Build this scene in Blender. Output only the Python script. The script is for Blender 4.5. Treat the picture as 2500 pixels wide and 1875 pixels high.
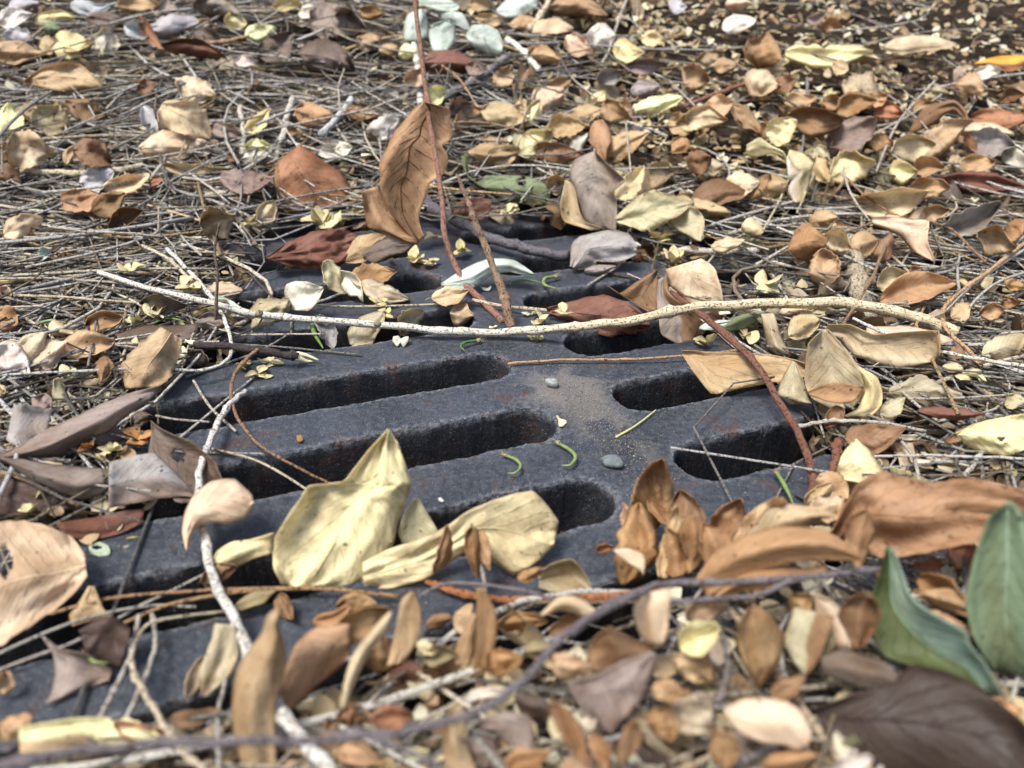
import bpy, math, random
import numpy as np
from mathutils import Matrix, Vector
random.seed(7); RN = np.random.default_rng(11)
for o in list(bpy.data.objects): bpy.data.objects.remove(o, do_unlink=True)
SC = bpy.context.scene
# ------------------------------------------------------------------ camera
PITCH, YAW, ROLL = math.radians(30.849), math.radians(23.3876), math.radians(2.63034)
D = 0.05                                   # slot pitch of the grate (m)
CH = 3.490753*D                            # camera height above the grate
FPX = 1681.8*2500/2212.0                   # focal length in photo pixels
CR, SR = math.cos(ROLL), math.sin(ROLL)
RV = np.array([1., 0, 0]); UV = np.array([0, math.sin(PITCH), math.cos(PITCH)])
FV = np.array([0, math.cos(PITCH), -math.sin(PITCH)])
CAM = np.array([0, 0, CH])
cd = bpy.data.cameras.new('camera'); cam = bpy.data.objects.new('camera', cd); SC.collection.objects.link(cam)
cx, cy, cz = CR*RV+SR*UV, -SR*RV+CR*UV, -FV
cam.matrix_world = Matrix(((cx[0], cy[0], cz[0], 0), (cx[1], cy[1], cz[1], 0), (cx[2], cy[2], cz[2], CH), (0, 0, 0, 1)))
cd.sensor_width = 36; cd.lens = FPX/2500*36; cd.clip_start = .005; cd.clip_end = 200
cd.dof.use_dof = True; cd.dof.focus_distance = .35; cd.dof.aperture_fstop = 10; cd.dof.aperture_blades = 0
SC.camera = cam
# ------------------------------------------------------------------ light
SUN_EL, SUN_AZ = math.radians(66), math.radians(238)      # azimuth from +Y (away from the camera), clockwise
w = bpy.data.worlds.new('World'); SC.world = w; w.use_nodes = True
nt = w.node_tree; bg = nt.nodes['Background']
sk = nt.nodes.new('ShaderNodeTexSky'); sk.sky_type = 'NISHITA'; sk.sun_disc = False
sk.sun_elevation = SUN_EL; sk.sun_rotation = SUN_AZ; sk.air_density = 1.0; sk.dust_density = 4.0; sk.ozone_density = .6
nt.links.new(sk.outputs[0], bg.inputs[0]); bg.inputs[1].default_value = .064
sd = bpy.data.lights.new('sun', 'SUN'); sd.energy = 1.5; sd.angle = math.radians(22); sd.color = (1, .98, .94)
sun = bpy.data.objects.new('sun', sd); SC.collection.objects.link(sun)
sv = Vector((math.sin(SUN_AZ)*math.cos(SUN_EL), math.cos(SUN_AZ)*math.cos(SUN_EL), math.sin(SUN_EL)))
sun.rotation_euler = sv.to_track_quat('Z', 'Y').to_euler(); sun.location = (0, 0, 3)
SC.view_settings.view_transform = 'Standard'; SC.view_settings.look = 'None'
SC.view_settings.exposure = 1.74; SC.view_settings.gamma = 1
COL = SC.collection
# ------------------------------------------------------------------ pixel -> place
TILE = {'D': (0, 0, 2500/2212), '1': (0, 0, 850/2203), '2': (825, 0, 850/2203), '3': (1650, 0, 850/2203),
        '4': (0, 600, 850/2203), '5': (825, 600, 850/2203), '6': (1650, 600, 850/2203),
        '7': (0, 1235, 850/2203), '8': (825, 1235, 850/2203), '9': (1650, 1235, 850/2203),
        'A': (550, 480, 600/2212), 'B': (1050, 480, 800/2212), 'C': (0, 1150, 800/2212)}
def src(t, x, y):
    ox, oy, s = TILE[t]; return ox+x*s, oy+y*s
def ray(px, py):
    dx, dy = np.asarray(px, float)-1250, np.asarray(py, float)-937.5
    a = (CR*dx+SR*dy)/FPX; b = (-SR*dx+CR*dy)/FPX
    return FV + a[..., None]*RV - b[..., None]*UV           # unit depth along the view axis
def flat(px, py, z=0.):
    r = ray(px, py); t = (z-CH)/r[..., 2]; return CAM + r*t[..., None]
# the bare part of the grate; everywhere else litter lies a little higher, and the ground banks up behind
BARE = np.array([(600, 475), (1250, 465), (1430, 585), (1520, 690), (1650, 790), (1770, 900), (1780, 1060), (1380, 1180), (1340, 1290),
        (900, 1320), (600, 1500), (300, 1590), (-200, 1640), (-200, 1330), (170, 1180), (420, 1090), (300, 960), (350, 850), (530, 725), (565, 600)], float)*2500/2212
BP = flat(BARE[:, 0], BARE[:, 1])[:, :2]
def sdist(x, y):
    P = np.stack([x, y], -1); d = np.full(x.shape, 1e9); ins = np.zeros(x.shape, bool)
    for i in range(len(BP)):
        a, b = BP[i], BP[(i+1) % len(BP)]; e = b-a
        t = np.clip(((P-a)@e)/(e@e), 0, 1); d = np.minimum(d, np.linalg.norm(P-a-t[..., None]*e, axis=-1))
        c = ((a[1] > y) != (b[1] > y)) & (x < (b[0]-a[0])*(y-a[1])/(b[1]-a[1]+1e-12)+a[0]); ins ^= c
    return np.where(ins, 0, d)
def bank(x, y):
    s = .03; q = (y-.475)/s
    sp = s*np.logaddexp(0, np.minimum(q, 60))
    return np.where(q > 60, y-.475, sp)
def bankz(x, y): return .45*np.tanh(.33*bank(x, y)/.45)
GX, GY = np.arange(-2.2, 2.6, .008), np.arange(-.3, 2.4, .008)
_gx, _gy = np.meshgrid(GX, GY)
_d = sdist(_gx, _gy)
SG = bankz(_gx, _gy) + .011*(1-np.exp(-_d/.03)) + .010*np.clip((.21-_gy)/.06, 0, 1)*np.clip((_gx+.02)/.05, 0, 1)*(1-np.exp(-_d/.012))
def surf(x, y):
    fx = np.clip((np.asarray(x)-GX[0])/.008, 0, len(GX)-2.001); fy = np.clip((np.asarray(y)-GY[0])/.008, 0, len(GY)-2.001)
    i, j = fx.astype(int), fy.astype(int); u, v = fx-i, fy-j
    return (SG[j, i]*(1-u)+SG[j, i+1]*u)*(1-v)+(SG[j+1, i]*(1-u)+SG[j+1, i+1]*u)*v
def hit_slow(px, py):
    r = ray(px, py); lo = np.full(px.shape, .04); hi = np.full(px.shape, 2.4); done = np.zeros(px.shape, bool); prev = lo.copy()
    for t in np.arange(.05, 2.4, .01):
        p = CAM+r*t; h = (p[:, 2] <= surf(p[:, 0], p[:, 1])) & ~done
        hi[h] = t; lo[h] = prev[h]; done |= h; prev[:] = t
    for _ in range(12):
        m = (lo+hi)/2; p = CAM+r*m[:, None]; b = p[:, 2] <= surf(p[:, 0], p[:, 1]); hi = np.where(b, m, hi); lo = np.where(b, lo, m)
    return hi
HX, HY = np.arange(-700, 3201, 20.), np.arange(-60, 2301, 20.)
_hx, _hy = np.meshgrid(HX, HY); HT = hit_slow(_hx.ravel(), _hy.ravel()).reshape(_hx.shape)
def hit(px, py, lift=0.):
    px = np.atleast_1d(np.asarray(px, float)); py = np.atleast_1d(np.asarray(py, float)); r = ray(px, py)
    fx = np.clip((px-HX[0])/20, 0, len(HX)-1.001); fy = np.clip((py-HY[0])/20, 0, len(HY)-1.001); i, j = fx.astype(int), fy.astype(int); u, v = fx-i, fy-j
    t = (HT[j, i]*(1-u)+HT[j, i+1]*u)*(1-v)+(HT[j+1, i]*(1-u)+HT[j+1, i+1]*u)*v
    for _ in range(5):
        p = CAM+r*t[:, None]; f = p[:, 2]-surf(p[:, 0], p[:, 1])-lift; q = CAM+r*(t+.002)[:, None]; g = (q[:, 2]-surf(q[:, 0], q[:, 1])-lift-f)/.002
        t = np.clip(t-np.clip(f/np.minimum(g, -.05), -.1, .1), .03, 2.6)
    return CAM+r*t[:, None]
# ------------------------------------------------------------------ materials
def lin(c): return tuple(((v/255)/12.92 if v/255 <= .04045 else ((v/255+.055)/1.055)**2.4) for v in c)
class NT:
    def __init__(s, name):
        s.m = bpy.data.materials.new(name); s.m.use_nodes = True; s.t = s.m.node_tree; s.p = s.t.nodes['Principled BSDF']; s.out = s.t.nodes['Material Output']
    def n(s, k, **kw):
        n = s.t.nodes.new('ShaderNode'+k)
        for a, b in kw.items():
            if isinstance(b, tuple) and a == 'i': pass
            setattr(n, a, b)
        return n
    def l(s, a, b): s.t.links.new(a, b)
    def math(s, op, a, b=None, c=None):
        n = s.n('Math', operation=op)
        for i, v in enumerate((a, b, c)):
            if v is None: continue
            if isinstance(v, (int, float)): n.inputs[i].default_value = v
            else: s.l(v, n.inputs[i])
        return n.outputs[0]
    def noise(s, scale, detail=3, vec=None, rough=.5, dist=0):
        n = s.n('TexNoise'); n.inputs['Scale'].default_value = scale; n.inputs['Detail'].default_value = detail
        n.inputs['Roughness'].default_value = rough; n.inputs['Distortion'].default_value = dist
        if vec is not None: s.l(vec, n.inputs['Vector'])
        return n.outputs['Fac']
    def ramp(s, fac, stops):
        n = s.n('ValToRGB'); e = n.color_ramp.elements
        while len(e) < len(stops): e.new(.5)
        for q, (p, c) in zip(e, stops):
            q.position = p; q.color = (c, c, c, 1) if isinstance(c, (int, float)) else (*c, 1)
        s.l(fac, n.inputs[0]); return n.outputs[0]
    def mix(s, fac, a, b, bt='MIX'):
        n = s.n('MixRGB', blend_type=bt)
        for i, v in enumerate((fac, a, b)):
            if isinstance(v, (int, float)): n.inputs[i].default_value = v if i == 0 else (v, v, v, 1)
            elif isinstance(v, tuple): n.inputs[i].default_value = (*v, 1)
            else: s.l(v, n.inputs[i])
        return n.outputs[0]
    def bump(s, h, strength, dist, prev=None):
        n = s.n('Bump'); n.inputs['Strength'].default_value = strength; n.inputs['Distance'].default_value = dist
        s.l(h, n.inputs['Height'])
        if prev is not None: s.l(prev, n.inputs['Normal'])
        return n.outputs[0]
def leaf_material():
    k = NT('dry_leaf'); col = k.n('VertexColor', layer_name='Col').outputs[0]
    uv = k.n('UVMap', uv_map='UVMap').outputs[0]; sp = k.n('SeparateXYZ'); k.l(uv, sp.inputs[0]); u, v = sp.outputs[0], sp.outputs[1]
    geo = k.n('NewGeometry').outputs['Position']
    av = k.math('ABSOLUTE', k.math('SUBTRACT', v, .5))
    wob = k.noise(18, 2, uv)
    q = k.math('ADD', k.math('SUBTRACT', k.math('MULTIPLY', u, 8.5), k.math('MULTIPLY', av, 5.5)), k.math('MULTIPLY', wob, .5))
    fr = k.math('ABSOLUTE', k.math('SUBTRACT', k.math('FRACT', q), .5))
    vein = k.ramp(fr, [(0, 1), (.05, .5), (.13, 0)])
    m1 = k.noise(150, 4, geo, .6); m2 = k.noise(700, 3, geo, .6); m3 = k.noise(60, 3, geo, .55, .6)
    c = k.mix(1, col, k.ramp(m1, [(.25, (.70, .65, .60)), (.5, (1, 1, 1)), (.75, (1.12, 1.11, 1.08))]), 'MULTIPLY')
    c = k.mix(k.ramp(m3, [(.56, 0), (.72, .45)]), c, k.mix(1, col, (.60, .48, .38), 'MULTIPLY'))
    c = k.mix(k.math('MULTIPLY', vein, .42), c, k.mix(1, col, (.70, .62, .55), 'MULTIPLY'))
    edge = k.math('MULTIPLY', k.ramp(k.math('ADD', av, k.math('MULTIPLY', k.noise(90, 3, geo), .16)), [(.48, 0), (.62, 1)]), .45)
    c = k.mix(edge, c, k.mix(1, col, (.74, .58, .44), 'MULTIPLY'))
    c = k.mix(k.ramp(k.noise(420, 2, geo), [(.69, 0), (.73, .75)]), c, (.035, .024, .018))
    k.l(c, k.p.inputs['Base Color']); k.l(k.ramp(m1, [(.3, .46), (.7, .68)]), k.p.inputs['Roughness']); k.p.inputs['Specular IOR Level'].default_value = .38
    b = k.bump(vein, .35, .0006); b = k.bump(m1, .5, .0012, b); b = k.bump(m2, .35, .0003, b); k.l(b, k.p.inputs['Normal'])
    tr = k.n('BsdfTranslucent'); k.l(c, tr.inputs[0]); k.l(b, tr.inputs['Normal'])
    mx = k.n('MixShader'); mx.inputs[0].default_value = .40; k.l(k.p.outputs[0], mx.inputs[1]); k.l(tr.outputs[0], mx.inputs[2]); k.l(mx.outputs[0], k.out.inputs[0])
    return k.m
def bark_material():
    k = NT('dry_bark'); col = k.n('VertexColor', layer_name='Col').outputs[0]
    uv = k.n('UVMap', uv_map='UVMap').outputs[0]; geo = k.n('NewGeometry').outputs['Position']
    mp = k.n('Mapping'); mp.inputs['Scale'].default_value = (1, 9, 1); k.l(uv, mp.inputs[0])
    f1 = k.noise(3, 4, mp.outputs[0], .65); sp = k.noise(900, 2, geo); big = k.noise(120, 3, geo)
    c = k.mix(1, col, k.ramp(f1, [(.3, (.55, .5, .45)), (.55, (1, 1, 1)), (.8, (1.15, 1.13, 1.1))]), 'MULTIPLY')
    c = k.mix(k.ramp(sp, [(.56, 0), (.60, .9)]), c, k.mix(1, col, (.2, .16, .14), 'MULTIPLY'))
    c = k.mix(k.ramp(big, [(.55, 0), (.7, .4)]), c, k.mix(1, col, (.62, .5, .4), 'MULTIPLY'))
    k.l(c, k.p.inputs['Base Color']); k.p.inputs['Roughness'].default_value = .6; k.p.inputs['Specular IOR Level'].default_value = .35
    b = k.bump(f1, .9, .0010); b = k.bump(sp, .5, .0005, b); b = k.bump(big, .5, .002, b); k.l(b, k.p.inputs['Normal']); return k.m
def iron_material():
    k = NT('cast_iron'); geo = k.n('NewGeometry').outputs['Position']
    e = k.n('VertexColor', layer_name='Col'); es = k.n('SeparateColor'); k.l(e.outputs[0], es.inputs[0]); wear, wall, dust = es.outputs
    n1, n2, n3, n4 = k.noise(26, 5, geo, .6), k.noise(420, 5, geo, .7), k.noise(1900, 3, geo, .6), k.noise(55, 5, geo, .65, .8)
    base = k.mix(k.ramp(n1, [(.35, 0), (.65, 1)]), (.011, .015, .023), (.036, .045, .063))
    base = k.mix(k.ramp(k.math('ADD', k.math('MULTIPLY', n2, .7), k.math('MULTIPLY', n4, .3)), [(.44, .0), (.66, .75)]), base, (.098, .108, .128))
    base = k.mix(k.ramp(n3, [(.58, 0), (.68, .85)]), base, (.007, .007, .008))
    rust = k.ramp(k.math('ADD', n4, k.math('MULTIPLY', k.noise(9, 2, geo), .22)), [(.68, 0), (.77, .75)])
    rust = k.math('MAXIMUM', rust, k.ramp(k.math('ADD', n4, k.math('MULTIPLY', wear, .16)), [(.66, 0), (.74, .8)]))
    base = k.mix(rust, base, k.mix(n2, (.028, .013, .009), (.10, .044, .026)))
    base = k.mix(k.math('MULTIPLY', wall, k.ramp(n2, [(.3, .92), (.7, .6)])), base, k.mix(k.ramp(n4, [(.5, 0), (.6, 1)]), (.009, .010, .014), (.034, .015, .010)))  # slot walls coloured darker to put shade inside the slots, with rust patches
    base = k.mix(k.math('MULTIPLY', wear, k.ramp(n2, [(.4, 0), (.62, .75)])), base, (.19, .20, .22))
    base = k.mix(k.ramp(k.math('ADD', k.math('MULTIPLY', dust, .55), k.math('MULTIPLY', n2, .5)), [(.48, 0), (.86, .7)]), base, (.20, .182, .160))
    base = k.mix(k.ramp(k.noise(1700, 1, geo), [(.69, 0), (.73, .8)]), base, (.36, .35, .33))
    k.l(base, k.p.inputs['Base Color'])
    k.l(k.ramp(n2, [(.3, .40), (.7, .66)]), k.p.inputs['Roughness']); k.p.inputs['Specular IOR Level'].default_value = .5
    b = k.bump(n2, .75, .0012); b = k.bump(n3, .9, .0008, b); b = k.bump(n1, .1, .004, b); k.l(b, k.p.inputs['Normal']); return k.m
def soil_material(name, a, b_, sc=300):
    k = NT(name); geo = k.n('NewGeometry').outputs['Position']; n1, n2 = k.noise(sc, 5, geo, .65), k.noise(40, 3, geo)
    k.l(k.mix(k.ramp(n1, [(.3, 0), (.75, 1)]), a, b_), k.p.inputs['Base Color']); k.p.inputs['Roughness'].default_value = .95
    k.p.inputs['Specular IOR Level'].default_value = .1
    k.l(k.bump(n1, .8, .004, k.bump(n2, .5, .01)), k.p.inputs['Normal']); return k.m
def stone_material():
    k = NT('pebble_stone'); geo = k.n('NewGeometry').outputs['Position']; col = k.n('VertexColor', layer_name='Col').outputs[0]; n = k.noise(600, 4, geo)
    k.l(k.mix(1, col, k.ramp(n, [(.3, .6), (.7, 1.15)]), 'MULTIPLY'), k.p.inputs['Base Color']); k.p.inputs['Roughness'].default_value = .75
    k.l(k.bump(n, .5, .0005), k.p.inputs['Normal']); return k.m
def plant_material():
    k = NT('fresh_plant'); col = k.n('VertexColor', layer_name='Col').outputs[0]; geo = k.n('NewGeometry').outputs['Position']; n = k.noise(500, 3, geo)
    k.l(k.mix(1, col, k.ramp(n, [(.3, .78), (.7, 1.1)]), 'MULTIPLY'), k.p.inputs['Base Color']); k.p.inputs['Roughness'].default_value = .45
    k.p.inputs['Subsurface Weight'].default_value = .0; return k.m
M_LEAF, M_BARK, M_IRON, M_STONE, M_PLANT = leaf_material(), bark_material(), iron_material(), stone_material(), plant_material()
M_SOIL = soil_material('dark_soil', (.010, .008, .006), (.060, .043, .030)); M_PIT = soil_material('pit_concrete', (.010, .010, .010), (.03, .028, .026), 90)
# ------------------------------------------------------------------ mesh helpers
def mesh(name, V, F, C=None, UVs=None, smooth=True, mat=None):
    me = bpy.data.meshes.new(name); V = np.asarray(V, np.float32)
    if isinstance(F, np.ndarray):
        k = F.shape[1]; n = len(F); me.vertices.add(len(V)); me.vertices.foreach_set('co', V.ravel()); me.loops.add(n*k); me.polygons.add(n)
        me.loops.foreach_set('vertex_index', F.astype(np.int32).ravel()); me.polygons.foreach_set('loop_start', np.arange(0, n*k, k, dtype=np.int32)); me.update(calc_edges=True)
    else: me.from_pydata(V.tolist(), [], F)
    if smooth: me.polygons.foreach_set('use_smooth', np.ones(len(me.polygons), bool))
    if C is not None or UVs is not None:
        li = np.zeros(len(me.loops), np.int32); me.loops.foreach_get('vertex_index', li)
    if C is not None:
        a = me.color_attributes.new('Col', 'FLOAT_COLOR', 'POINT'); c = np.ones((len(V), 4), np.float32); c[:, :3] = C; a.data.foreach_set('color', c.ravel())
    if UVs is not None:
        ul = me.uv_layers.new(name='UVMap'); ul.data.foreach_set('uv', np.asarray(UVs, np.float32)[li].ravel())
    if mat: me.materials.append(mat)
    return me
def link(name, me, parent=None, loc=None):
    o = bpy.data.objects.new(name, me); COL.objects.link(o)
    if parent is not None: o.parent = parent
    if loc is not None: o.location = loc
    return o
LAND = []; AUTO = []
def tag(o, label, cat, group=None, kind=None):
    if label: o['label'] = label
    if cat: o['category'] = cat
    if group: o['group'] = group
    if kind: o['kind'] = kind
    return o
def crom(P, n):
    """Catmull-Rom through the rows of P, n samples."""
    P = np.asarray(P, float); m = len(P); t = np.linspace(0, m-1, n); i = np.clip(t.astype(int), 0, m-2); f = (t-i)[:, None]
    Q = np.vstack([2*P[0]-P[1], P, 2*P[-1]-P[-2]]); a, b, c, d = Q[i], Q[i+1], Q[i+2], Q[i+3]
    return .5*((2*b)+(c-a)*f+(2*a-5*b+4*c-d)*f*f+(3*b-a-3*c+d)*f**3)
def wav(x, y, seed, n=5, f0=1.5):
    r = np.random.default_rng(seed); s = 0
    for i in range(n):
        f = f0*1.6**i; a = r.uniform(0, 6.28); s = s+np.sin((x*math.cos(a)+y*math.sin(a))*f+r.uniform(0, 6.28))/1.35**i
    return s/2.2
def tube(P, R, k=6, col=(.5, .5, .5), knots=None, seed=0, rough=.0, cap=True):
    P = np.asarray(P, float); n = len(P); T = np.gradient(P, axis=0); T /= np.linalg.norm(T, axis=1)[:, None]+1e-12
    up = np.array([0, 0, 1.]); A = np.cross(T, up); bad = np.linalg.norm(A, axis=1) < .1; A[bad] = np.cross(T[bad], [1, 0, 0]); A /= np.linalg.norm(A, axis=1)[:, None]
    B = np.cross(A, T); th = np.linspace(0, 2*math.pi, k, endpoint=False); R = np.broadcast_to(R, (n,)).astype(float)
    rr = R[:, None]*np.ones(k)
    if rough: rr = rr*(1+rough*wav(np.arange(n)[:, None]*.55, th*1.5+0*np.arange(n)[:, None], seed, 5, 1.2))
    V = P[:, None]+rr[..., None]*(A[:, None]*np.cos(th)[None, :, None]+B[:, None]*np.sin(th)[None, :, None])
    i, j = np.meshgrid(np.arange(n-1), np.arange(k), indexing='ij'); jn = (j+1) % k
    F = np.stack([i*k+j, i*k+jn, (i+1)*k+jn, (i+1)*k+j], -1).reshape(-1, 4)
    L = np.concatenate([[0], np.cumsum(np.linalg.norm(np.diff(P, axis=0), axis=1))])
    U = np.stack([np.repeat(L*60, k), np.tile(np.arange(k)/k, n)], -1); V = V.reshape(-1, 3)
    if cap:
        V = np.vstack([V, P[0], P[-1]]); U = np.vstack([U, [0, 0], [L[-1]*60, 0]]); a = np.arange(k); b = (a+1) % k; z = np.full(k, n*k)
        F = np.vstack([F, np.stack([b, a, z, z], -1), np.stack([(n-1)*k+a, (n-1)*k+b, z+1, z+1], -1)])
    C = np.tile(np.asarray(col, float), (len(V), 1)); return V, F, C, U
def quads(F):   # degenerate quads -> triangles list
    return [tuple(int(x) for x in (f if f[2] != f[3] else f[:3])) for f in F]
PAL = dict(cream=(250, 236, 182), ivory=(238, 232, 216), tan=(212, 184, 140), ltan=(230, 210, 170), peach=(232, 210, 178), brown=(162, 126, 88), rust=(190, 136, 98),
    rusttan=(206, 166, 122), dkbrown=(98, 78, 70), mauve=(172, 156, 144), dkmauve=(134, 118, 106), grey=(184, 178, 174), bluegrey=(200, 202, 204), mint=(212, 226, 214), green=(144, 160, 118),
    olive=(164, 154, 108), ochre=(192, 152, 102), yellow=(244, 186, 20), khaki=(208, 196, 160), redbrown=(142, 96, 76), lime=(222, 214, 168), gstraw=(196, 190, 176), straw=(214, 200, 166), white=(226, 224, 212), purple=(136, 128, 130), dkpurple=(74, 60, 52), orange=(170, 108, 62), darktwig=(66, 56, 54), bluedark=(98, 94, 100), fgreen=(142, 166, 130), dgreen=(94, 108, 60))
CN = dict(cream='cream', ivory='ivory white', tan='tan', ltan='light tan', peach='pinkish tan', brown='brown', rust='rust orange', rusttan='orange tan', dkbrown='dark brown', mauve='mauve brown',
    dkmauve='dull purple brown', grey='grey', bluegrey='pale blue grey', mint='pale mint green', green='green', olive='olive', ochre='ochre', yellow='bright yellow', khaki='khaki', redbrown='reddish brown', lime='yellow green')
def jit(c, a=.10):
    c = np.array(lin(PAL[c] if isinstance(c, str) else c)); g = 1+random.uniform(-a, a); c = c*.88+.12*(c@np.array([.3, .6, .1])); return np.clip(c*g*(1+RN.uniform(-a*.4, a*.4, 3)), 0, .9)
SEED = [100]
def blade(Lp, Mp, Rp, b3, anchor_px, tilt, turn, lift, col, c2=None, nu=14, nv=9, crinkle=.05, holes=(), thick=.00028, edgejit=.015, wavy=.10):
    """A leaf blade: outline rows (photo px) laid on a tilted plane through its lowest point, bulged, given thickness.  b3: bulge rows (m) at L, M, R."""
    SEED[0] += 1; sd = SEED[0]
    li_ = lambda P: np.stack([np.interp(np.linspace(0, len(P)-1, nu), np.arange(len(P)), np.asarray(P, float)[:, q]) for q in (0, 1)], -1)
    L, Mm, R, B = crom(Lp, nu)*.4+li_(Lp)*.6, crom(Mp, nu), crom(Rp, nu)*.4+li_(Rp)*.6, crom(b3, nu)
    A = hit(*anchor_px, lift)[0]
    h = CAM-A; h[2] = 0; h /= np.linalg.norm(h); c, s = math.cos(turn), math.sin(turn); h = np.array([c*h[0]-s*h[1], s*h[0]+c*h[1], 0])
    N = math.cos(tilt)*np.array([0, 0, 1.])+math.sin(tilt)*h
    v = np.linspace(-1, 1, nv); u = np.linspace(0, 1, nu); uu, vv = np.meshgrid(u, v, indexing='ij')
    pos = np.maximum(vv, 0)[..., None]; neg = np.maximum(-vv, 0)[..., None]
    ej = 1+(edgejit*wav(uu*26, np.sign(vv)*7+0*uu, sd, 4, 1.)-edgejit*2.2*np.clip(wav(uu*9, np.sign(vv)*5+0*uu, sd+3, 4, 1.)-.55, 0, 1))[..., None]*(np.abs(vv)[..., None]**3)
    px = Mm[:, None]+((R-Mm)[:, None]*pos+(L-Mm)[:, None]*neg)*ej
    r = ray(px[..., 0], px[..., 1]); t = ((A-CAM)@N)/(r@N); P = CAM+r*t[..., None]
    wd = np.linalg.norm(P[:, 0]-P[:, -1], axis=1).max(); ln = np.linalg.norm(np.diff(P[:, nv//2], axis=0), axis=1).sum(); sz = min(wd, ln)
    rg = np.random.default_rng(sd); av = np.sqrt(vv**2+.01)-.1*(1-np.abs(vv)); sv_ = np.sign(vv)
    bul = B[:, None, 1]*(1-av)+B[:, None, 0]*np.where(vv < 0, av, 0)+B[:, None, 2]*np.where(vv > 0, av, 0)     # V-fold along the rib
    rid = lambda x, y, s_: (1-2*np.abs(np.sin(wav(x, y, s_, 4, 1.)*2.2)))                                  # sharp creases
    bul = bul+crinkle*sz*(.75*wav(uu*4.5, vv*2.6, sd, 5, 1.1)+.55*rid(uu*3.2, vv*2.0, sd+9)+.25*rid(uu*7.5, vv*4.5, sd+19))
    bul = bul+crinkle*.30*sz*np.sin((uu*8.5-np.abs(vv)*2.75)*6.283)*np.abs(vv)*(1-np.abs(vv)*.4)
    fc = rg.normal(0, 1, (2, 8, 3))*np.array([2.0, 1.0, .45])                                             # flat facets meeting in creases
    fac = (fc[0, :, 0]*(uu-.5)[..., None]+fc[0, :, 1]*vv[..., None]+fc[0, :, 2]).max(-1)-(fc[1, :, 0]*(uu-.5)[..., None]+fc[1, :, 1]*vv[..., None]+fc[1, :, 2]).max(-1)
    bul = bul+crinkle*.9*sz*(fac-fac.mean())
    for s_ in (-1, 1):                                                                                   # wavy, curled rims
        m_ = np.where(sv_ == s_, np.abs(vv), 0); bul = bul+wavy*sz*(m_**2.5)*(np.sin(uu*rg.uniform(5, 11)+rg.uniform(0, 6.28))*.8+rg.normal(0, .7))
        bul = bul+wavy*1.4*sz*rg.normal(0, 1)*np.clip((m_-.62)/.38, 0, 1)**2
    for e_ in (uu, 1-uu): bul = bul+wavy*1.3*sz*rg.normal(0, 1)*np.clip((.28-e_)/.28, 0, 1)**2
    rd = r/np.linalg.norm(r, axis=-1)[..., None]; P = P-rd*bul[..., None]
    Pu = np.gradient(P, axis=0); Pv = np.gradient(P, axis=1); NN = np.cross(Pu, Pv); NN /= np.linalg.norm(NN, axis=-1)[..., None]+1e-12
    if ((CAM-A)@NN.reshape(-1, 3).mean(0)) < 0: NN = -NN
    top = (P+NN*thick/2).reshape(-1, 3); bot = (P-NN*thick/2).reshape(-1, 3); n = nu*nv
    i, j = np.meshgrid(np.arange(nu-1), np.arange(nv-1), indexing='ij'); keep = np.ones(i.shape, bool)
    if holes:
        cxy = (px[:-1, :-1]+px[1:, 1:])/2
        for hx, hy, ha, hb in holes: keep &= (((cxy[..., 0]-hx)/ha)**2+((cxy[..., 1]-hy)/hb)**2) > 1
    q = np.stack([i*nv+j, i*nv+j+1, (i+1)*nv+j+1, (i+1)*nv+j], -1)[keep]
    ed = {}
    for f in q:
        for a, b in zip(f, np.roll(f, -1)):
            if (b, a) in ed: del ed[(b, a)]
            else: ed[(a, b)] = 1
    rim = np.array([(b, a, a+n, b+n) for a, b in ed], int).reshape(-1, 4)
    F = np.vstack([q, q[:, ::-1]+n, rim])
    C = np.tile(col, (n, 1)).reshape(nu, nv, 3)
    if c2 is not None: C = np.where((vv > .0)[..., None], c2, C)
    dk = np.clip(.65*wav(uu*2.6, vv*1.6, sd+5, 4, 1.)+.12, 0, .75)[..., None]*(.3 if np.min(col) > .5 else 1); C = C*(1-dk)+C*np.array([.60, .47, .34])*dk; C = C*(1+.07*wav(uu*5, vv*3, sd+15, 4, 1.)[..., None]); C = np.clip(C.reshape(-1, 3), 0, .95); U = np.stack([uu, (vv+1)/2], -1).reshape(-1, 2)
    return dict(V=np.vstack([top, bot]), F=F, C=np.vstack([C, C]), U=np.vstack([U, U]), P=P, N=NN, A=A, sz=sz, ln=ln)
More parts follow.
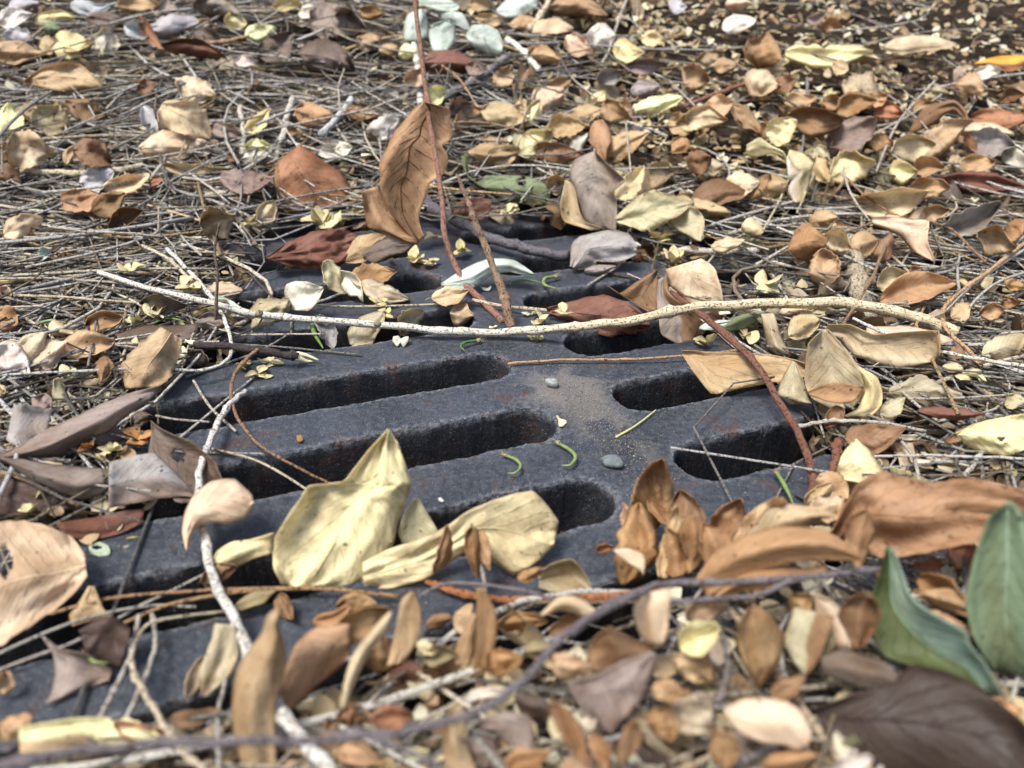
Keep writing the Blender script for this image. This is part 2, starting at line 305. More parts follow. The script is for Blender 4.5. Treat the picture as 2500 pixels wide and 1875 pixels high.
def make_leaf(name, bl, label=None, cat='leaf', group=None, midrib=True, stalk=0, veins=0, col=None, extra=(), small=False, ribcol=None):
    A = bl['A']
    if small:
        o = link(name, mesh(name, bl['V']-A, bl['F'], bl['C'], bl['U'], mat=M_LEAF), loc=A); tag(o, label, cat, group); return o
    root = link(name, None, loc=A); root.empty_display_size = .005; tag(root, label, cat, group)
    for q, x in enumerate((bl,)+tuple(extra)):
        bo = link('blade', mesh('blade', x['V']-A, x['F'], x['C'], x['U'], mat=M_LEAF), root)
        P, N = x['P'], x['N']; nu, nv = P.shape[:2]; m = nv//2; rc = np.clip(np.asarray(x['C'][0])*(1.12 if ribcol is None else 1), 0, .9) if ribcol is None else np.array(lin(ribcol))
        if midrib:
            hi = nu-1; Q = P[:hi, m]+N[:hi, m]*x['sz']*.002; rr = np.linspace(1, .35, hi)*min(.00085, x['sz']*.017)
            if stalk and q == 0:
                d = P[0, m]-P[1, m]; d /= np.linalg.norm(d)+1e-9; sl = stalk*x['ln']; S = [P[0, m]+d*sl*f-np.array([0, 0, 1])*sl*.25*f*f for f in (1, .66, .33)]
                V, F, C, U = tube(np.vstack([S, Q[:1]]), np.linspace(1.25, 1, 4)*rr[0], 6, rc*.8); link('stalk', mesh('stalk', V-A, quads(F), C, U, mat=M_BARK), root)
            V, F, C, U = tube(Q, rr, 5, rc); link('midrib', mesh('midrib', V-A, quads(F), C, U, mat=M_LEAF), bo)
        for s in range(veins if q == 0 else 0):
            for sg in (-1, 1):
                i0 = int((.08+.8*s/veins)*(nu-1)); L = []
                for f in np.linspace(0, .88, 6):
                    ii = min(nu-1.001, i0+f*(nu*.17)); a = int(ii); vj = m+sg*f*m; b = min(int(vj), nv-2); fu, fv = ii-a, vj-b
                    pt = (P[a, b]*(1-fu)+P[a+1, b]*fu)*(1-fv)+(P[a, b+1]*(1-fu)+P[a+1, b+1]*fu)*fv; L.append(pt+N[a, min(b, nv-1)]*x['sz']*.0015)
                V, F, C, U = tube(L, np.linspace(1, .3, 6)*min(.0005, x['sz']*.007), 4, rc*.8); link('side_vein', mesh('side_vein', V-A, quads(F), C, U, mat=M_LEAF), bo)
    return root
def trace(t, colr, st, label, name='fallen_leaf', tilt=35, turn=0, lift=.5, arch=.0, edge=.0, twist=0, cr=.06, holes=(), c2=None, m=.5, veins=0, stalk=0, land=None, nu=26, nv=13, more=None, ribcol=None, anchor=None, group=None, ej=.02, small=False, wavy=.09):
    def one(t, colr, st, tilt, turn, arch, edge, twist, m, c2, holes, anc, lf):
        S = np.array([s for s in st], float); L = np.array([src(t, a, b) for a, b in S[:, :2]]); R = np.array([src(t, a, b) for a, b in S[:, 2:4]]); Mi = L*(1-m)+R*m
        allp = np.vstack([L, R]); an = src(t, *anc) if anc else tuple(allp[allp[:, 1].argmax()])
        A = hit(*an, lf*.001)[0]; dpt = (A-CAM)@FV; s = dpt/FPX; W = np.linalg.norm(L-R, axis=1).max()*s; LN = np.linalg.norm(Mi[0]-Mi[-1])*s
        n = len(S); q = np.sin(np.linspace(0, math.pi, n)); B = np.stack([edge*W*q+twist*W*np.linspace(-1, 1, n), arch*LN*q, edge*W*q-twist*W*np.linspace(-1, 1, n)], -1)
        H = [(*src(t, hx, hy), ha*TILE[t][2], hb*TILE[t][2]) for hx, hy, ha, hb in holes]
        return blade(L, Mi, R, B, an, math.radians(tilt), math.radians(turn), lf*.001, jit(colr, .05), jit(c2, .03) if c2 else None, nu, nv, cr, H, edgejit=ej, wavy=wavy), allp.mean(0)
    bl, c = one(t, colr, st, tilt, turn, arch, edge, twist, m, c2, holes, anchor, lift); ex = []
    for k in (more or []):
        ex.append(one(k.get('t', t), k.get('c', colr), k['st'], k.get('tilt', tilt), k.get('turn', turn), k.get('arch', arch), k.get('edge', edge), k.get('twist', twist), k.get('m', m), k.get('c2'), k.get('holes', ()), k.get('anchor'), k.get('lift', lift))[0])
    o = make_leaf(name, bl, label, 'leaf', group, veins=veins, stalk=stalk, extra=ex, ribcol=ribcol, small=small)
    if land: LAND.append((c, land))
    return o
PROF = {'o': lambda t: np.sin(math.pi*t**.72)**.75, 'e': lambda t: np.sin(math.pi*t)**.6, 'l': lambda t: np.sin(math.pi*t**.9)**1.05, 't': lambda t: np.clip(1.15*np.sin(math.pi*t**.5)**.8, 0, 1)}
SHN = {'o': 'oval', 'e': 'broad rounded', 'l': 'narrow pointed', 't': 'tapering'}
NLEAF = [0]
def knots(t, r):
    kt = np.array([0, r.uniform(.08, .2), r.uniform(.28, .45), r.uniform(.52, .7), r.uniform(.78, .93), 1.]); kv = np.array([r.uniform(.03, .35), r.uniform(.45, .95), r.uniform(.75, 1.1), r.uniform(.6, 1.05), r.uniform(.2, .6), r.uniform(.0, .12)])
    return np.interp(t, kt, kv)
def leaf_geo(p0, p1, wpx, colr, shape, tilt, turn, lift, arch, fold, twist, bend, nu, nv, cr, c2=None, ej=.03, mid=False, grow=1.):
    p0, p1 = np.array(p0, float), np.array(p1, float); gm = (p0+p1)/2; p0, p1 = gm+(p0-gm)*grow, gm+(p1-gm)*grow; wpx = wpx*grow; n = 17; t = np.linspace(0, 1, n); ax = p1-p0; ln = np.linalg.norm(ax); nn = np.array([-ax[1], ax[0]])/ln
    rg = np.random.default_rng(SEED[0]+77); pl = np.maximum(PROF[shape](np.clip(t, 1e-4, 1-1e-4)), .03)*wpx/2; pq = pl; ag = random.uniform(.35, 1)
    pl = pl*(1-ag)+knots(t, rg)*wpx/2*ag; pq = pq*(1-ag)+knots(t, rg)*wpx/2*ag; cc = p0+ax*t[:, None]+nn*(bend*ln*np.sin(math.pi*t))[:, None]
    L, R = cc-nn*pl[:, None], cc+nn*pq[:, None]; allp = np.vstack([L, R]); an = tuple(allp[allp[:, 1].argmax()]) if not mid else tuple(allp.mean(0))
    A = hit(*an, lift*.001)[0]; s = ((A-CAM)@FV)/FPX; W, LN = wpx*s, ln*s; q = np.sin(math.pi*t)
    B = np.stack([fold*W*q+twist*W*(t-.5), arch*LN*q, fold*W*q-twist*W*(t-.5)], -1)
    return blade(L, cc, R, B, an, math.radians(tilt), math.radians(turn), lift*.001, jit(colr), c2, nu, nv, cr, edgejit=ej, wavy=.22), allp.mean(0), W, LN
def leaf(t, x0, y0, x1, y1, wz, colr, sh=None, lift=.5, tilt=None, label=None, **kw):
    s = TILE[t][2]; p0, p1 = src(t, x0, y0), src(t, x1, y1); NLEAF[0] += 1; mid = colr.endswith('!'); colr = colr.rstrip('!')
    sh = sh or random.choice('ooelt'); fold = kw.get('fold', random.choice([-.35, -.2, .15, .3, .48])*random.uniform(.7, 1.3)); arch = kw.get('arch', random.uniform(-.04, .2))
    tw = kw.get('twist', random.uniform(-.2, .2)); tilt = random.uniform(28, 58) if tilt is None else tilt
    bl, c, W, LN = leaf_geo(p0, p1, wz*s*(1.32 if t in '89' else 1.15), colr, sh, tilt, kw.get('turn', random.uniform(-25, 25)), lift, arch, fold, tw, kw.get('bend', random.uniform(-.12, .12)), 26, 13, kw.get('cr', random.uniform(.05, .13)), ej=random.choice([.05, .09, .15]), mid=mid, grow=1.18 if t in '123' else 1.)
    if True:
        ad = ('curled' if fold > .2 else 'cupped' if fold > .05 else 'arched' if fold < -.15 else 'crinkled')
        vis = np.clip(1-np.maximum(0, np.array([-c[0], c[0]-2500, -c[1], c[1]-1875])).max()/60, 0, 1)
        DEFER.append((np.hypot(*(np.array(p0)-p1))*wz*s*vis, bl, c, 'small' if max(LN, W) < .022 else 'large' if max(LN, W) > .05 else '', CN.get(colr, colr), ad, SHN[sh]))
DEFER = []; REST = []
def finish_leaves(limit):
    DEFER.sort(key=lambda q: -q[0])
    for i, (_, bl, c, size, cn, ad, shp) in enumerate(DEFER):
        if i >= limit: REST.append((bl['V'], bl['F'], bl['C'], bl['U'])); continue
        o = make_leaf('fallen_leaf', bl, None, 'leaf', 'dry leaves fallen over the drain and bank', stalk=random.choice([0, 0, .18])); AUTO.append((o, c, size, cn, ad, shp, 'leaf'))
def twig(t, pts, w0, w1, colr, label, name='twig', k=8, rough=.12, knots=True, mat=None, cat='twig', group=None, c2=None, parent=None, n=None, tags=True, wend=None):
    """pts: (x, y, mm above the litter) or (x, y, None, forward distance in m)."""
    s = TILE[t][2]; P = []
    for p in pts:
        a, b = src(t, p[0], p[1])
        if len(p) == 4: r = ray(a, b); P.append(CAM+r*(p[3]/r[1]))
        else: P.append(hit(a, b, p[2]*.001)[0])
    P = np.array(P); n = n or max(14, 7*len(P)); Q = crom(P, n); dep = (Q-CAM)@FV
    R = np.linspace(w0, w1, n)*s*.5*dep/FPX
    if knots:
        SEED[0] += 1; r = np.random.default_rng(SEED[0])
        for _ in range(max(2, n//14)):
            c = r.uniform(2, n-3); R = R*(1+r.uniform(.2, .5)*np.exp(-((np.arange(n)-c)/.8)**2))
        T = np.random.default_rng(SEED[0]+1); Q = Q+(R*.35)[:, None]*np.stack([wav(np.arange(n)*.45, 0, SEED[0]+i, 3, 1.) for i in range(3)], -1)
    V, F, C, U = tube(Q, R, k, jit(colr, .05), seed=SEED[0], rough=rough)
    if c2 is not None:
        f = np.clip(np.repeat(np.linspace(0, 1, n), k), 0, 1); f = np.concatenate([f, [0, 1]])[:, None]; f = np.clip((f-.35)*4, 0, 1); C = C*(1-f)+np.array(lin(PAL[c2]))*f
    A = parent.location if parent is not None else Q[0]; A = np.array(A)
    o = link(name, mesh(name, V-A, quads(F), C, U, mat=mat or M_BARK), parent, None if parent is not None else A)
    if parent is None: tag(o, label, cat, group)
    return o
# ------------------------------------------------------------------ ground and drain
U0, V0, SH, CG, ROF = 2.43638, 4.74037, .2404, .6385, -.1086
cyw, syw = math.cos(YAW), math.sin(YAW)
def g2w(u, v, z=0.):
    X, Y = (U0+np.asarray(u))*D, (V0-np.asarray(v))*D; return np.stack([cyw*X-syw*Y, syw*X+cyw*Y, z+0*X], -1)
SL = 4.4; K0, K1 = -5, 5                       # slot length, first and last row
UL, UR = -SL-.35, CG+SL+.35; VT, VB = K0-.5-.45, K1+.5+.30; FR = .45
def build_ground():
    xs = np.concatenate([[-30, -12, -5, -2.5], np.arange(-1.6, 2.2, .025), [2.6, 5, 12, 30]]); ys = np.concatenate([[-30, -10, -4, -1.5], np.arange(-.6, 2.2, .025), [2.6, 5, 12, 40]])
    x, y = np.meshgrid(xs, ys); z = bankz(x, y)-.006+.002*wav(x*40, y*40, 3, 5, 1.)
    nx, ny = len(xs), len(ys); i, j = np.meshgrid(np.arange(ny-1), np.arange(nx-1), indexing='ij')
    F = np.stack([i*nx+j, i*nx+j+1, (i+1)*nx+j+1, (i+1)*nx+j], -1).reshape(-1, 4)
    c = np.stack([x, y], -1).reshape(-1, 2); lu = cyw*c[:, 0]+syw*c[:, 1]; lv = -syw*c[:, 0]+cyw*c[:, 1]; gu, gv = lu/D-U0, V0-lv/D
    ins = (gu > UL+.02) & (gu < UR-.02) & (gv > VT+.02) & (gv < VB-.02)
    z = z.ravel(); ins &= bankz(c[:, 0], c[:, 1]) < .012
    F = F[~ins[F].any(1)]
    o = link('ground', mesh('ground', np.column_stack([c, z]), F, mat=M_SOIL)); tag(o, 'dark soil under the leaf litter', None, kind='structure')
    # apron of soil that closes the gap between the sheet and the frame
    a = np.array([(UL, VT), (UR, VT), (UR, VB), (UL, VB)]); b = np.array([(UL-2, VT-2), (UR+2, VT-2), (UR+2, VB+2), (UL-2, VB+2)])
    V = np.vstack([g2w(a[:, 0], a[:, 1], -.016), g2w(b[:, 0], b[:, 1], -.016)]); F = [(q, (q+1) % 4, (q+1) % 4+4, q+4) for q in range(4)]
    o = link('soil_apron', mesh('soil_apron', V, F, smooth=False, mat=M_SOIL)); tag(o, 'dark soil round the drain frame', None, kind='structure')
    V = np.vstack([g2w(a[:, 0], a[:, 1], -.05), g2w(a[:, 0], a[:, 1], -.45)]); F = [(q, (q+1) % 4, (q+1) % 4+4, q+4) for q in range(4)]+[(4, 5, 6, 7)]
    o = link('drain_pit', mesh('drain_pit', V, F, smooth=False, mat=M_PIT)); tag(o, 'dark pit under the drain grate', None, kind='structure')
build_ground()
def build_grate():
    root = link('drain_grate', None, loc=Vector(g2w(CG/2, 0, 0))); root.empty_display_size = .02; A = np.array(root.location)
    tag(root, 'dark cast iron storm drain grate with two columns of long slots', 'drain grate'); LAND.append((np.array(src('D', 1150, 870)), 'bare middle of the grate'))
    parts = {}
    def add(key, V, F, C):
        p = parts.setdefault(key, [[], [], [], 0]); p[0].append(V); p[1].append(F+p[3]); p[2].append(C); p[3] += len(V)
    r = SH; ca = math.atan2(.5, SH+CG/2); cb = math.atan2(.5, SH+.35)
    for side in (0, 1):
        for k in range(K0, K1+1):
            vc = k+ROF*side; ulo, uhi = (-SL, 0.) if side == 0 else (CG, CG+SL)
            blo, bhi = (UL, CG/2) if side == 0 else (CG/2, UR); c_hi, c_lo = (ca, cb) if side == 0 else (cb, ca)
            ns = 240; us = np.linspace(uhi-r, ulo+r, ns)
            def cap(sign, corner):
                an = np.concatenate([np.linspace(-math.pi/2, -corner, 10), np.linspace(-corner, corner, 14)[1:], np.linspace(corner, math.pi/2, 10)[1:]]); return an
            segs = []
            a = cap(1, c_hi); cu = uhi-r; dirs = np.stack([np.cos(a), np.sin(a)], -1)
            def rad(dirs, cu, be):
                t = np.minimum(np.where(np.abs(dirs[:, 0]) > 1e-6, abs(be-cu)/np.maximum(np.abs(dirs[:, 0]), 1e-6), 1e9), .5/np.maximum(np.abs(dirs[:, 1]), 1e-6)); return t
            segs.append(('capR', np.stack([cu+r*dirs[:, 0], vc+r*dirs[:, 1]], -1), np.stack([cu+dirs[:, 0]*rad(dirs, cu, bhi), vc+dirs[:, 1]*rad(dirs, cu, bhi)], -1), dirs))
            segs.append(('near', np.stack([us, us*0+vc+r], -1), np.stack([us, us*0+vc+.5], -1), np.stack([us*0, us*0+1], -1)))
            a = cap(1, c_lo); cu = ulo+r; dirs = np.stack([-np.cos(a), -np.sin(a)], -1)
            segs.append(('capL', np.stack([cu+r*dirs[:, 0], vc+r*dirs[:, 1]], -1), np.stack([cu+dirs[:, 0]*rad(dirs, cu, blo), vc+dirs[:, 1]*rad(dirs, cu, blo)], -1), dirs))
            segs.append(('far', np.stack([us[::-1], us*0+vc-r], -1), np.stack([us[::-1], us*0+vc-.5], -1), np.stack([us*0, us*0-1], -1)))
            for nm, E, O, N in segs:
                w = wav(E[:, 0]*9, E[:, 1]*9, 31, 6, 1.6)*.008+wav(E[:, 0]*60, E[:, 1]*60, 77, 6, 1.6)*.010   # chipped, cast edge
                w2 = wav(E[:, 0]*14, E[:, 1]*14, 53, 6, 1.5)
                rows = []; cols = []
                def ring(P, z, c): rows.append(g2w(P[:, 0], P[:, 1], z)); cols.append(np.tile(c, (len(P), 1)))
                dn = lambda P: np.exp(-(((P[:, 0]-.36)/.34)**2+((P[:, 1]-.15)/1.15)**2))+.75*np.exp(-(((P[:, 0]-.15)/.6)**2+((P[:, 1]+.45)/.3)**2))
                uv = wav(O[:, 0]*1.3, O[:, 1]*1.3, 9, 4, 1.)*.0006
                ring(O, 0., (0, 0, 0)); cols[-1][:, 2] = dn(O)
                for f in (.45, .8):
                    P = O*(1-f)+(E+N*(.02+w[:, None]))*f; ring(P, -.0001*f, (.0, 0, 0)); cols[-1][:, 2] = dn(P)
                P = E+N*(.045+w[:, None]); ring(P, -.0002, (.3, 0, 0)); cols[-1][:, 2] = dn(P)*.7
                P = E+N*(.012+w[:, None]); ring(P, -.0003-.0002*w2, (1, .0, 0))
                ring(E+N*w[:, None], -.0013-.0005*w2, (.8, .3, 0))
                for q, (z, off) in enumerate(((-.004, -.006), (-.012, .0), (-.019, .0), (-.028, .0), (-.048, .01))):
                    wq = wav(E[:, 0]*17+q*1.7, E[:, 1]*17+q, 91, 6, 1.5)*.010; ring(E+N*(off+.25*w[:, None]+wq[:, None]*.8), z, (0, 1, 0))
                V = np.vstack(rows); C = np.vstack(cols); m = len(E); nr = len(rows)
                i, j = np.meshgrid(np.arange(nr-1), np.arange(m-1), indexing='ij'); F = np.stack([i*m+j, (i+1)*m+j, (i+1)*m+j+1, i*m+j+1], -1).reshape(-1, 4)
                if nm == 'near': key = ('bar', side, k)
                elif nm == 'far': key = ('bar', side, k-1)
                else: key = ('centre_rib',) if (nm == 'capR') == (side == 0) else ('side_rim', side)
                add(key, V-A, F, C)
    for key, (V, F, C, n) in sorted(parts.items(), key=str):
        V, F, C = np.vstack(V), np.vstack(F), np.vstack(C)
        o = link(key[0], mesh(key[0], V, F, C, mat=M_IRON), root)
        import bmesh
        bm = bmesh.new(); bm.from_mesh(o.data); bmesh.ops.remove_doubles(bm, verts=bm.verts, dist=.00004)
        up = sum(f.normal.z*f.calc_area() for f in bm.faces)
        if up < 0: bmesh.ops.reverse_faces(bm, faces=bm.faces)
        bm.to_mesh(o.data); bm.free(); o.data.set_sharp_from_angle(angle=math.radians(26))
    # outer frame: four flat iron rails round the grate
    for (a0, b0, a1, b1) in ((UL, VT, UR, K0-.5-.115), (UL-FR, VT, UL-.015, VB), (UR+.015, VT, UR+FR, VB), (UL, K1+.505, UR, VB)):
        uu = np.linspace(a0, a1, 60 if a1-a0 > 2 else 4); vv = np.linspace(b0, b1, 60 if b1-b0 > 2 else 4); u, v = np.meshgrid(uu, vv); n1, n2 = u.shape
        V = g2w(u.ravel(), v.ravel(), -.0012+.0003*wav(u.ravel()*9, v.ravel()*9, 5)); i, j = np.meshgrid(np.arange(n1-1), np.arange(n2-1), indexing='ij')
        F = np.stack([i*n2+j, i*n2+j+1, (i+1)*n2+j+1, (i+1)*n2+j], -1).reshape(-1, 4)[:, ::-1]
        B = V-np.array([0, 0, .03]); per = list(range(n2))+[q*n2+n2-1 for q in range(1, n1)]+[(n1-1)*n2+q for q in range(n2-2, -1, -1)]+[q*n2 for q in range(n1-2, 0, -1)]
        nV = len(V); per2 = np.roll(per, -1); S = np.array([(a, b, b+nV, a+nV) for a, b in zip(per, per2)])
        VV = np.vstack([V, B]); C = np.zeros((len(VV), 3)); C[:, 0] = .1
        o = link('frame_rail', mesh('frame_rail', VV-A, np.vstack([F, S]), C, mat=M_IRON), root)
build_grate()
# ------------------------------------------------------------------ leaves one can pick out, traced station by station
trace('D', 'cream', [(838,928,841,928),(800,968,861,962),(748,1032,888,1040),(735,1042,884,1056),(662,1050,878,1082),(650,1082,866,1112),(592,1165,851,1180),(588,1215,772,1262),(607,1262,690,1276)], 'large pale cream folded leaf standing on the front bars of the grate', tilt=50, arch=.03, edge=.0, twist=.0, cr=.085, wavy=.03, land='large cream folded leaf', veins=6, nu=44, nv=17, ej=.04)
trace('D', 'cream', [(783,1215,787,1283),(830,1190,850,1270),(900,1168,920,1250),(960,1140,985,1206),(1018,1100,1012,1190),(1080,1075,1052,1205),(1150,1062,1110,1243),(1185,1095,1170,1205),(1207,1125,1196,1180)], 'long cream leaf curling up at its right end on the front bars', tilt=50, arch=.05, edge=.04, twist=-.05, cr=.07, wavy=.04, land='long cream leaf', lift=2, veins=6, nu=40, nv=15, ej=.04)
trace('D', 'lime', [(898,1075,902,1075),(875,1105,925,1110),(860,1150,946,1148),(870,1176,940,1166)], 'small pointed cream leaf wedged between the two big cream leaves', tilt=55, edge=.2, nu=14, nv=9)
trace('D', 'cream', [(593,1150,588,1195),(540,1166,545,1207),(500,1170,510,1228),(468,1192,478,1248),(438,1262,450,1274)], 'yellowish cream leaf bent down under the large cream leaf', tilt=45, edge=-.3, arch=.1, nu=16, nv=9)
trace('D', 'peach', [(402,1190,404,1190),(393,1150,412,1160),(398,1110,430,1135),(415,1075,455,1128),(455,1040,490,1130),(505,1033,530,1118),(545,1068,549,1088)], 'pinkish tan leaf with greenish stripes draped over the white twig', tilt=40, lift=9, arch=.1, edge=-.18, land='leaf draped over the twig', veins=4)
trace('D', 'peach', [(183,1200,188,1245),(160,1165,152,1290),(125,1145,105,1328),(60,1125,50,1362),(0,1128,0,1395),(-60,1165,-50,1400)], 'large pinkish tan leaf with a torn hole at the left edge', tilt=32, lift=3, arch=.08, edge=-.1, cr=.05, holes=[(10,1215,16,36)], land='large holed leaf', nu=44, nv=30, veins=5, ribcol=(236,214,180), ej=.03)
trace('D', 'mauve', [(350,832,325,864),(290,846,272,898),(230,868,242,928),(165,900,190,955),(100,928,130,988),(50,958,80,992),(-5,983,0,996)], 'long curled mauve brown leaf ridge at the left of the grate', tilt=40, lift=4, edge=-.2, arch=.1, land='long curled mauve leaf', cr=.06, veins=6, ej=.05)
trace('D', 'mauve', [(0,988,5,993),(50,993,60,1030),(110,1002,120,1060),(170,1008,175,1082),(222,1012,233,1058)], 'mottled mauve leaf flap below the long curled mauve leaf', tilt=45, lift=3, edge=-.22, arch=.12, ej=.05)
trace('D', 'dkmauve', [(325,908,330,925),(350,928,320,985),(420,958,340,1040),(465,1000,380,1085),(489,1057,432,1088)], 'dull purple brown leaf with a hole beside the white twig top', tilt=22, lift=1, cr=.05, holes=[(385,985,14,14)], nu=34, nv=21, ej=.04, veins=5)
trace('D', 'grey', [(236,1000,235,1098),(290,984,290,1087),(335,979,345,1077),(375,1018,402,1072),(412,1060,430,1076)], 'pale greyish pink curled leaf flap over the left bars', tilt=48, lift=3, edge=.15, arch=.12, c2='mauve', cr=.05, veins=4)
trace('D', 'dkbrown', [(-20,1028,-20,1118),(60,1035,50,1112),(120,1068,100,1112),(152,1094,142,1114)], 'dark brown veined leaf lying flat at the left edge', tilt=22, lift=1, veins=5)
trace('D', 'redbrown', [(118,1130,150,1162),(200,1118,200,1167),(270,1103,262,1152),(313,1098,306,1130)], 'dark reddish leaf strip along the left bar edge', tilt=35, lift=1, nu=16, nv=9, edge=-.2)
trace('4', 'grey', [(90,1000,40,1230),(180,1003,150,1290),(330,1040,290,1230)], 'pale grey mottled leaf scrap left of the long mauve leaf', tilt=40, lift=4, nu=16, nv=9, ej=.08)
trace('4', 'tan', [(1020,515,1150,590),(900,610,1145,685),(800,700,1112,762),(745,780,1080,842),(780,905,1000,892)], 'tan torn leaf carrying a green hooked pod left of the grate', tilt=48, lift=4, edge=-.2, arch=.12, cr=.07, ej=.07, land='tan leaf with the green pod', veins=4)
trace('4', 'dkmauve', [(735,560,760,640),(900,505,880,680),(1050,505,1020,645),(1255,495,1240,575)], 'flat dull purple leaf under the pale twig left of the grate', tilt=24, lift=1, ej=.05, veins=4)
# behind the grate
trace('1', 'rust', [(1745,1035,1900,912),(1738,1130,2045,1018),(1748,1220,2162,1090),(1768,1300,2218,1185),(1800,1347,2192,1292)], 'domed rust orange leaf at the back left corner of the grate', tilt=62, arch=.12, edge=-.12, cr=.05, land='domed rust orange leaf', veins=6, stalk=.12)
trace('A', 'redbrown', [(368,555,385,562),(560,408,560,622),(760,328,760,652),(950,288,920,662),(1080,298,1062,602),(1232,368,1200,442)], 'crumpled reddish brown leaf on the back bars', tilt=45, lift=2, cr=.16, arch=.12, ej=.06, land='crumpled red leaf', nu=34, nv=19, veins=5)
trace('2', 'rusttan', [(545,646,560,648),(478,690,715,692),(400,790,705,790),(345,860,742,870),(308,930,664,915),(268,1020,692,990),(254,1110,670,1100),(260,1190,592,1150),(298,1290,547,1260),(348,1370,512,1360),(430,1470,528,1450),(500,1549,546,1500)], 'tall upright orange tan leaf with dark veins standing behind the grate', tilt=82, turn=12, arch=.04, edge=.16, cr=.03, m=.42, land='tall upright orange leaf', veins=8, nu=40, nv=15, ribcol=(110,66,40), ej=.05, anchor=(510,1545))
trace('2', 'rusttan', [(148,1210,250,1178),(165,1330,330,1330),(190,1440,430,1460),(300,1490,500,1522),(455,1556,532,1540)], 'broad orange tan leaf lobe behind the tall upright leaf', tilt=70, arch=.12, edge=-.12, veins=4)
trace('2', 'mauve', [(1618,957,1626,958),(1500,1008,1722,1050),(1453,1100,1818,1140),(1480,1180,1740,1210),(1510,1290,1768,1290),(1550,1400,1755,1440),(1680,1462,1742,1466)], 'greyish mauve pointed leaf leaning at the back of the grate', tilt=66, edge=.08, arch=.02, land='greyish mauve pointed leaf', veins=6, ej=.06, stalk=.06)
trace('2', 'ltan', [(1438,1138,1470,1150),(1420,1220,1502,1210),(1403,1310,1522,1310),(1430,1402,1562,1400),(1600,1456,1692,1450)], 'light tan curled leaf against the greyish mauve leaf', tilt=60, edge=.2, arch=-.05, nu=18, nv=9)
trace('B', 'grey', [(945,470,990,490),(950,330,1112,482),(1010,268,1130,442),(1200,228,1200,442),(1340,248,1312,432),(1402,330,1392,392)], 'crumpled grey leaf at the back right of the grate', tilt=52, cr=.09, edge=-.12, arch=.1, land='crumpled grey leaf', ej=.04, veins=4)
trace('2', 'green', [(780,985,820,990),(800,1080,830,1120),(875,1155,950,1205),(950,1113,1000,1262),(1080,1110,1110,1292),(1200,1116,1200,1302),(1300,1158,1290,1322),(1352,1208,1342,1252)], 'torn green leaf behind the dark fallen twig', tilt=50, edge=-.1, cr=.06, holes=[(1170,1150,24,34)], c2='dgreen', land='torn green leaf', nu=34, nv=19)
trace('2', 'redbrown', [(695,1370,705,1385),(740,1290,760,1395),(850,1250,860,1400),(975,1262,950,1390)], 'dark red brown leaf behind the broken upright stub', tilt=50, edge=-.15, cr=.07)
trace('5', 'mint', [(650,240,655,250),(740,180,760,270),(850,120,850,275),(960,80,970,185),(1100,85,1080,165),(1180,130,1180,185),(1245,178,1243,184)], 'pale mint green leaf lying across the grate behind the stub', tilt=35, lift=4, edge=-.2, arch=.1, land='pale mint leaf on the grate', veins=4)
trace('B', 'peach', [(1830,418,1590,490),(1912,470,1622,600),(1962,600,1722,702),(1982,740,1852,802),(1992,812,1962,852)], 'pinkish cream leaf standing behind the speckled branch', tilt=64, edge=.12, arch=-.04, anchor=(1850,700), land='pinkish cream leaf', veins=4)
trace('B', 'brown', [(1536,488,1532,496),(1400,570,1536,640),(1270,660,1540,765),(1195,600,1482,785)], 'triangular brown leaf behind the speckled branch', tilt=55, lift=2, edge=.08, nu=18, nv=11)
trace('B', 'redbrown', [(782,750,800,800),(900,720,900,832),(1050,680,1050,902),(1200,668,1220,948),(1350,720,1350,942),(1482,830,1482,892)], 'rolled reddish brown leaf over the slot behind the branch', tilt=50, lift=1, edge=-.3, arch=.08, land='rolled reddish brown leaf', cr=.13, ej=.06, anchor=(1200,885), veins=5)
trace('B', 'mauve', [(1540,560,1602,530),(1528,680,1622,660),(1540,800,1822,820),(1560,930,1802,932),(1680,1006,1722,1002)], 'mauve brown curled leaf hanging below the speckled branch', tilt=62, edge=.2, arch=-.08, c2='brown', anchor=(1690,930))
trace('6', 'tan', [(36,664,45,692),(110,663,110,800),(210,672,232,942),(400,672,420,902),(600,690,600,872),(750,720,760,852),(832,750,832,822)], 'long tan leaf with fine veins hanging over the right slot', tilt=40, lift=2, arch=.02, edge=-.12, land='long tan leaf over the right slot', veins=8, m=.3)
trace('6', 'khaki', [(920,540,962,528),(838,620,1082,660),(818,760,1152,760),(818,880,1192,890),(860,962,1182,962),(1000,1042,1120,1022)], 'khaki leaf folded into a cup at the right of the grate', tilt=58, lift=5, edge=.18, arch=-.08, land='khaki cup shaped leaf', veins=5,
    more=[dict(c='cream', st=[(1128,753,1150,758),(1150,830,1272,830),(1190,930,1308,920),(1150,1032,1302,1010),(1050,1082,1232,1082)], edge=-.25, arch=.15, tilt=55),
          dict(c='khaki', st=[(738,728,760,740),(660,860,812,870),(638,940,842,972),(720,1002,862,1002)], edge=-.2, arch=.1)])
trace('6', 'khaki', [(960,498,930,560),(1100,498,1040,600),(1250,560,1110,690),(1420,548,1200,720),(1662,538,1400,792),(1672,700,1602,742)], 'broad khaki leaf behind the cup shaped leaf', tilt=45, lift=3, edge=.1, veins=5)
trace('6', 'ochre', [(835,925,850,950),(920,880,960,985),(1030,865,1060,1000),(1120,880,1110,990),(1192,890,1150,960)], 'ochre leaf scrap inside the khaki cup shaped leaf', tilt=50, lift=14, edge=.15, nu=14, nv=9)
trace('6', 'khaki', [(538,430,622,428),(560,550,662,560),(580,640,702,640),(640,692,722,690)], 'rolled khaki brown leaf under the speckled branch', tilt=50, lift=2, edge=-.35, arch=.2, nu=16)
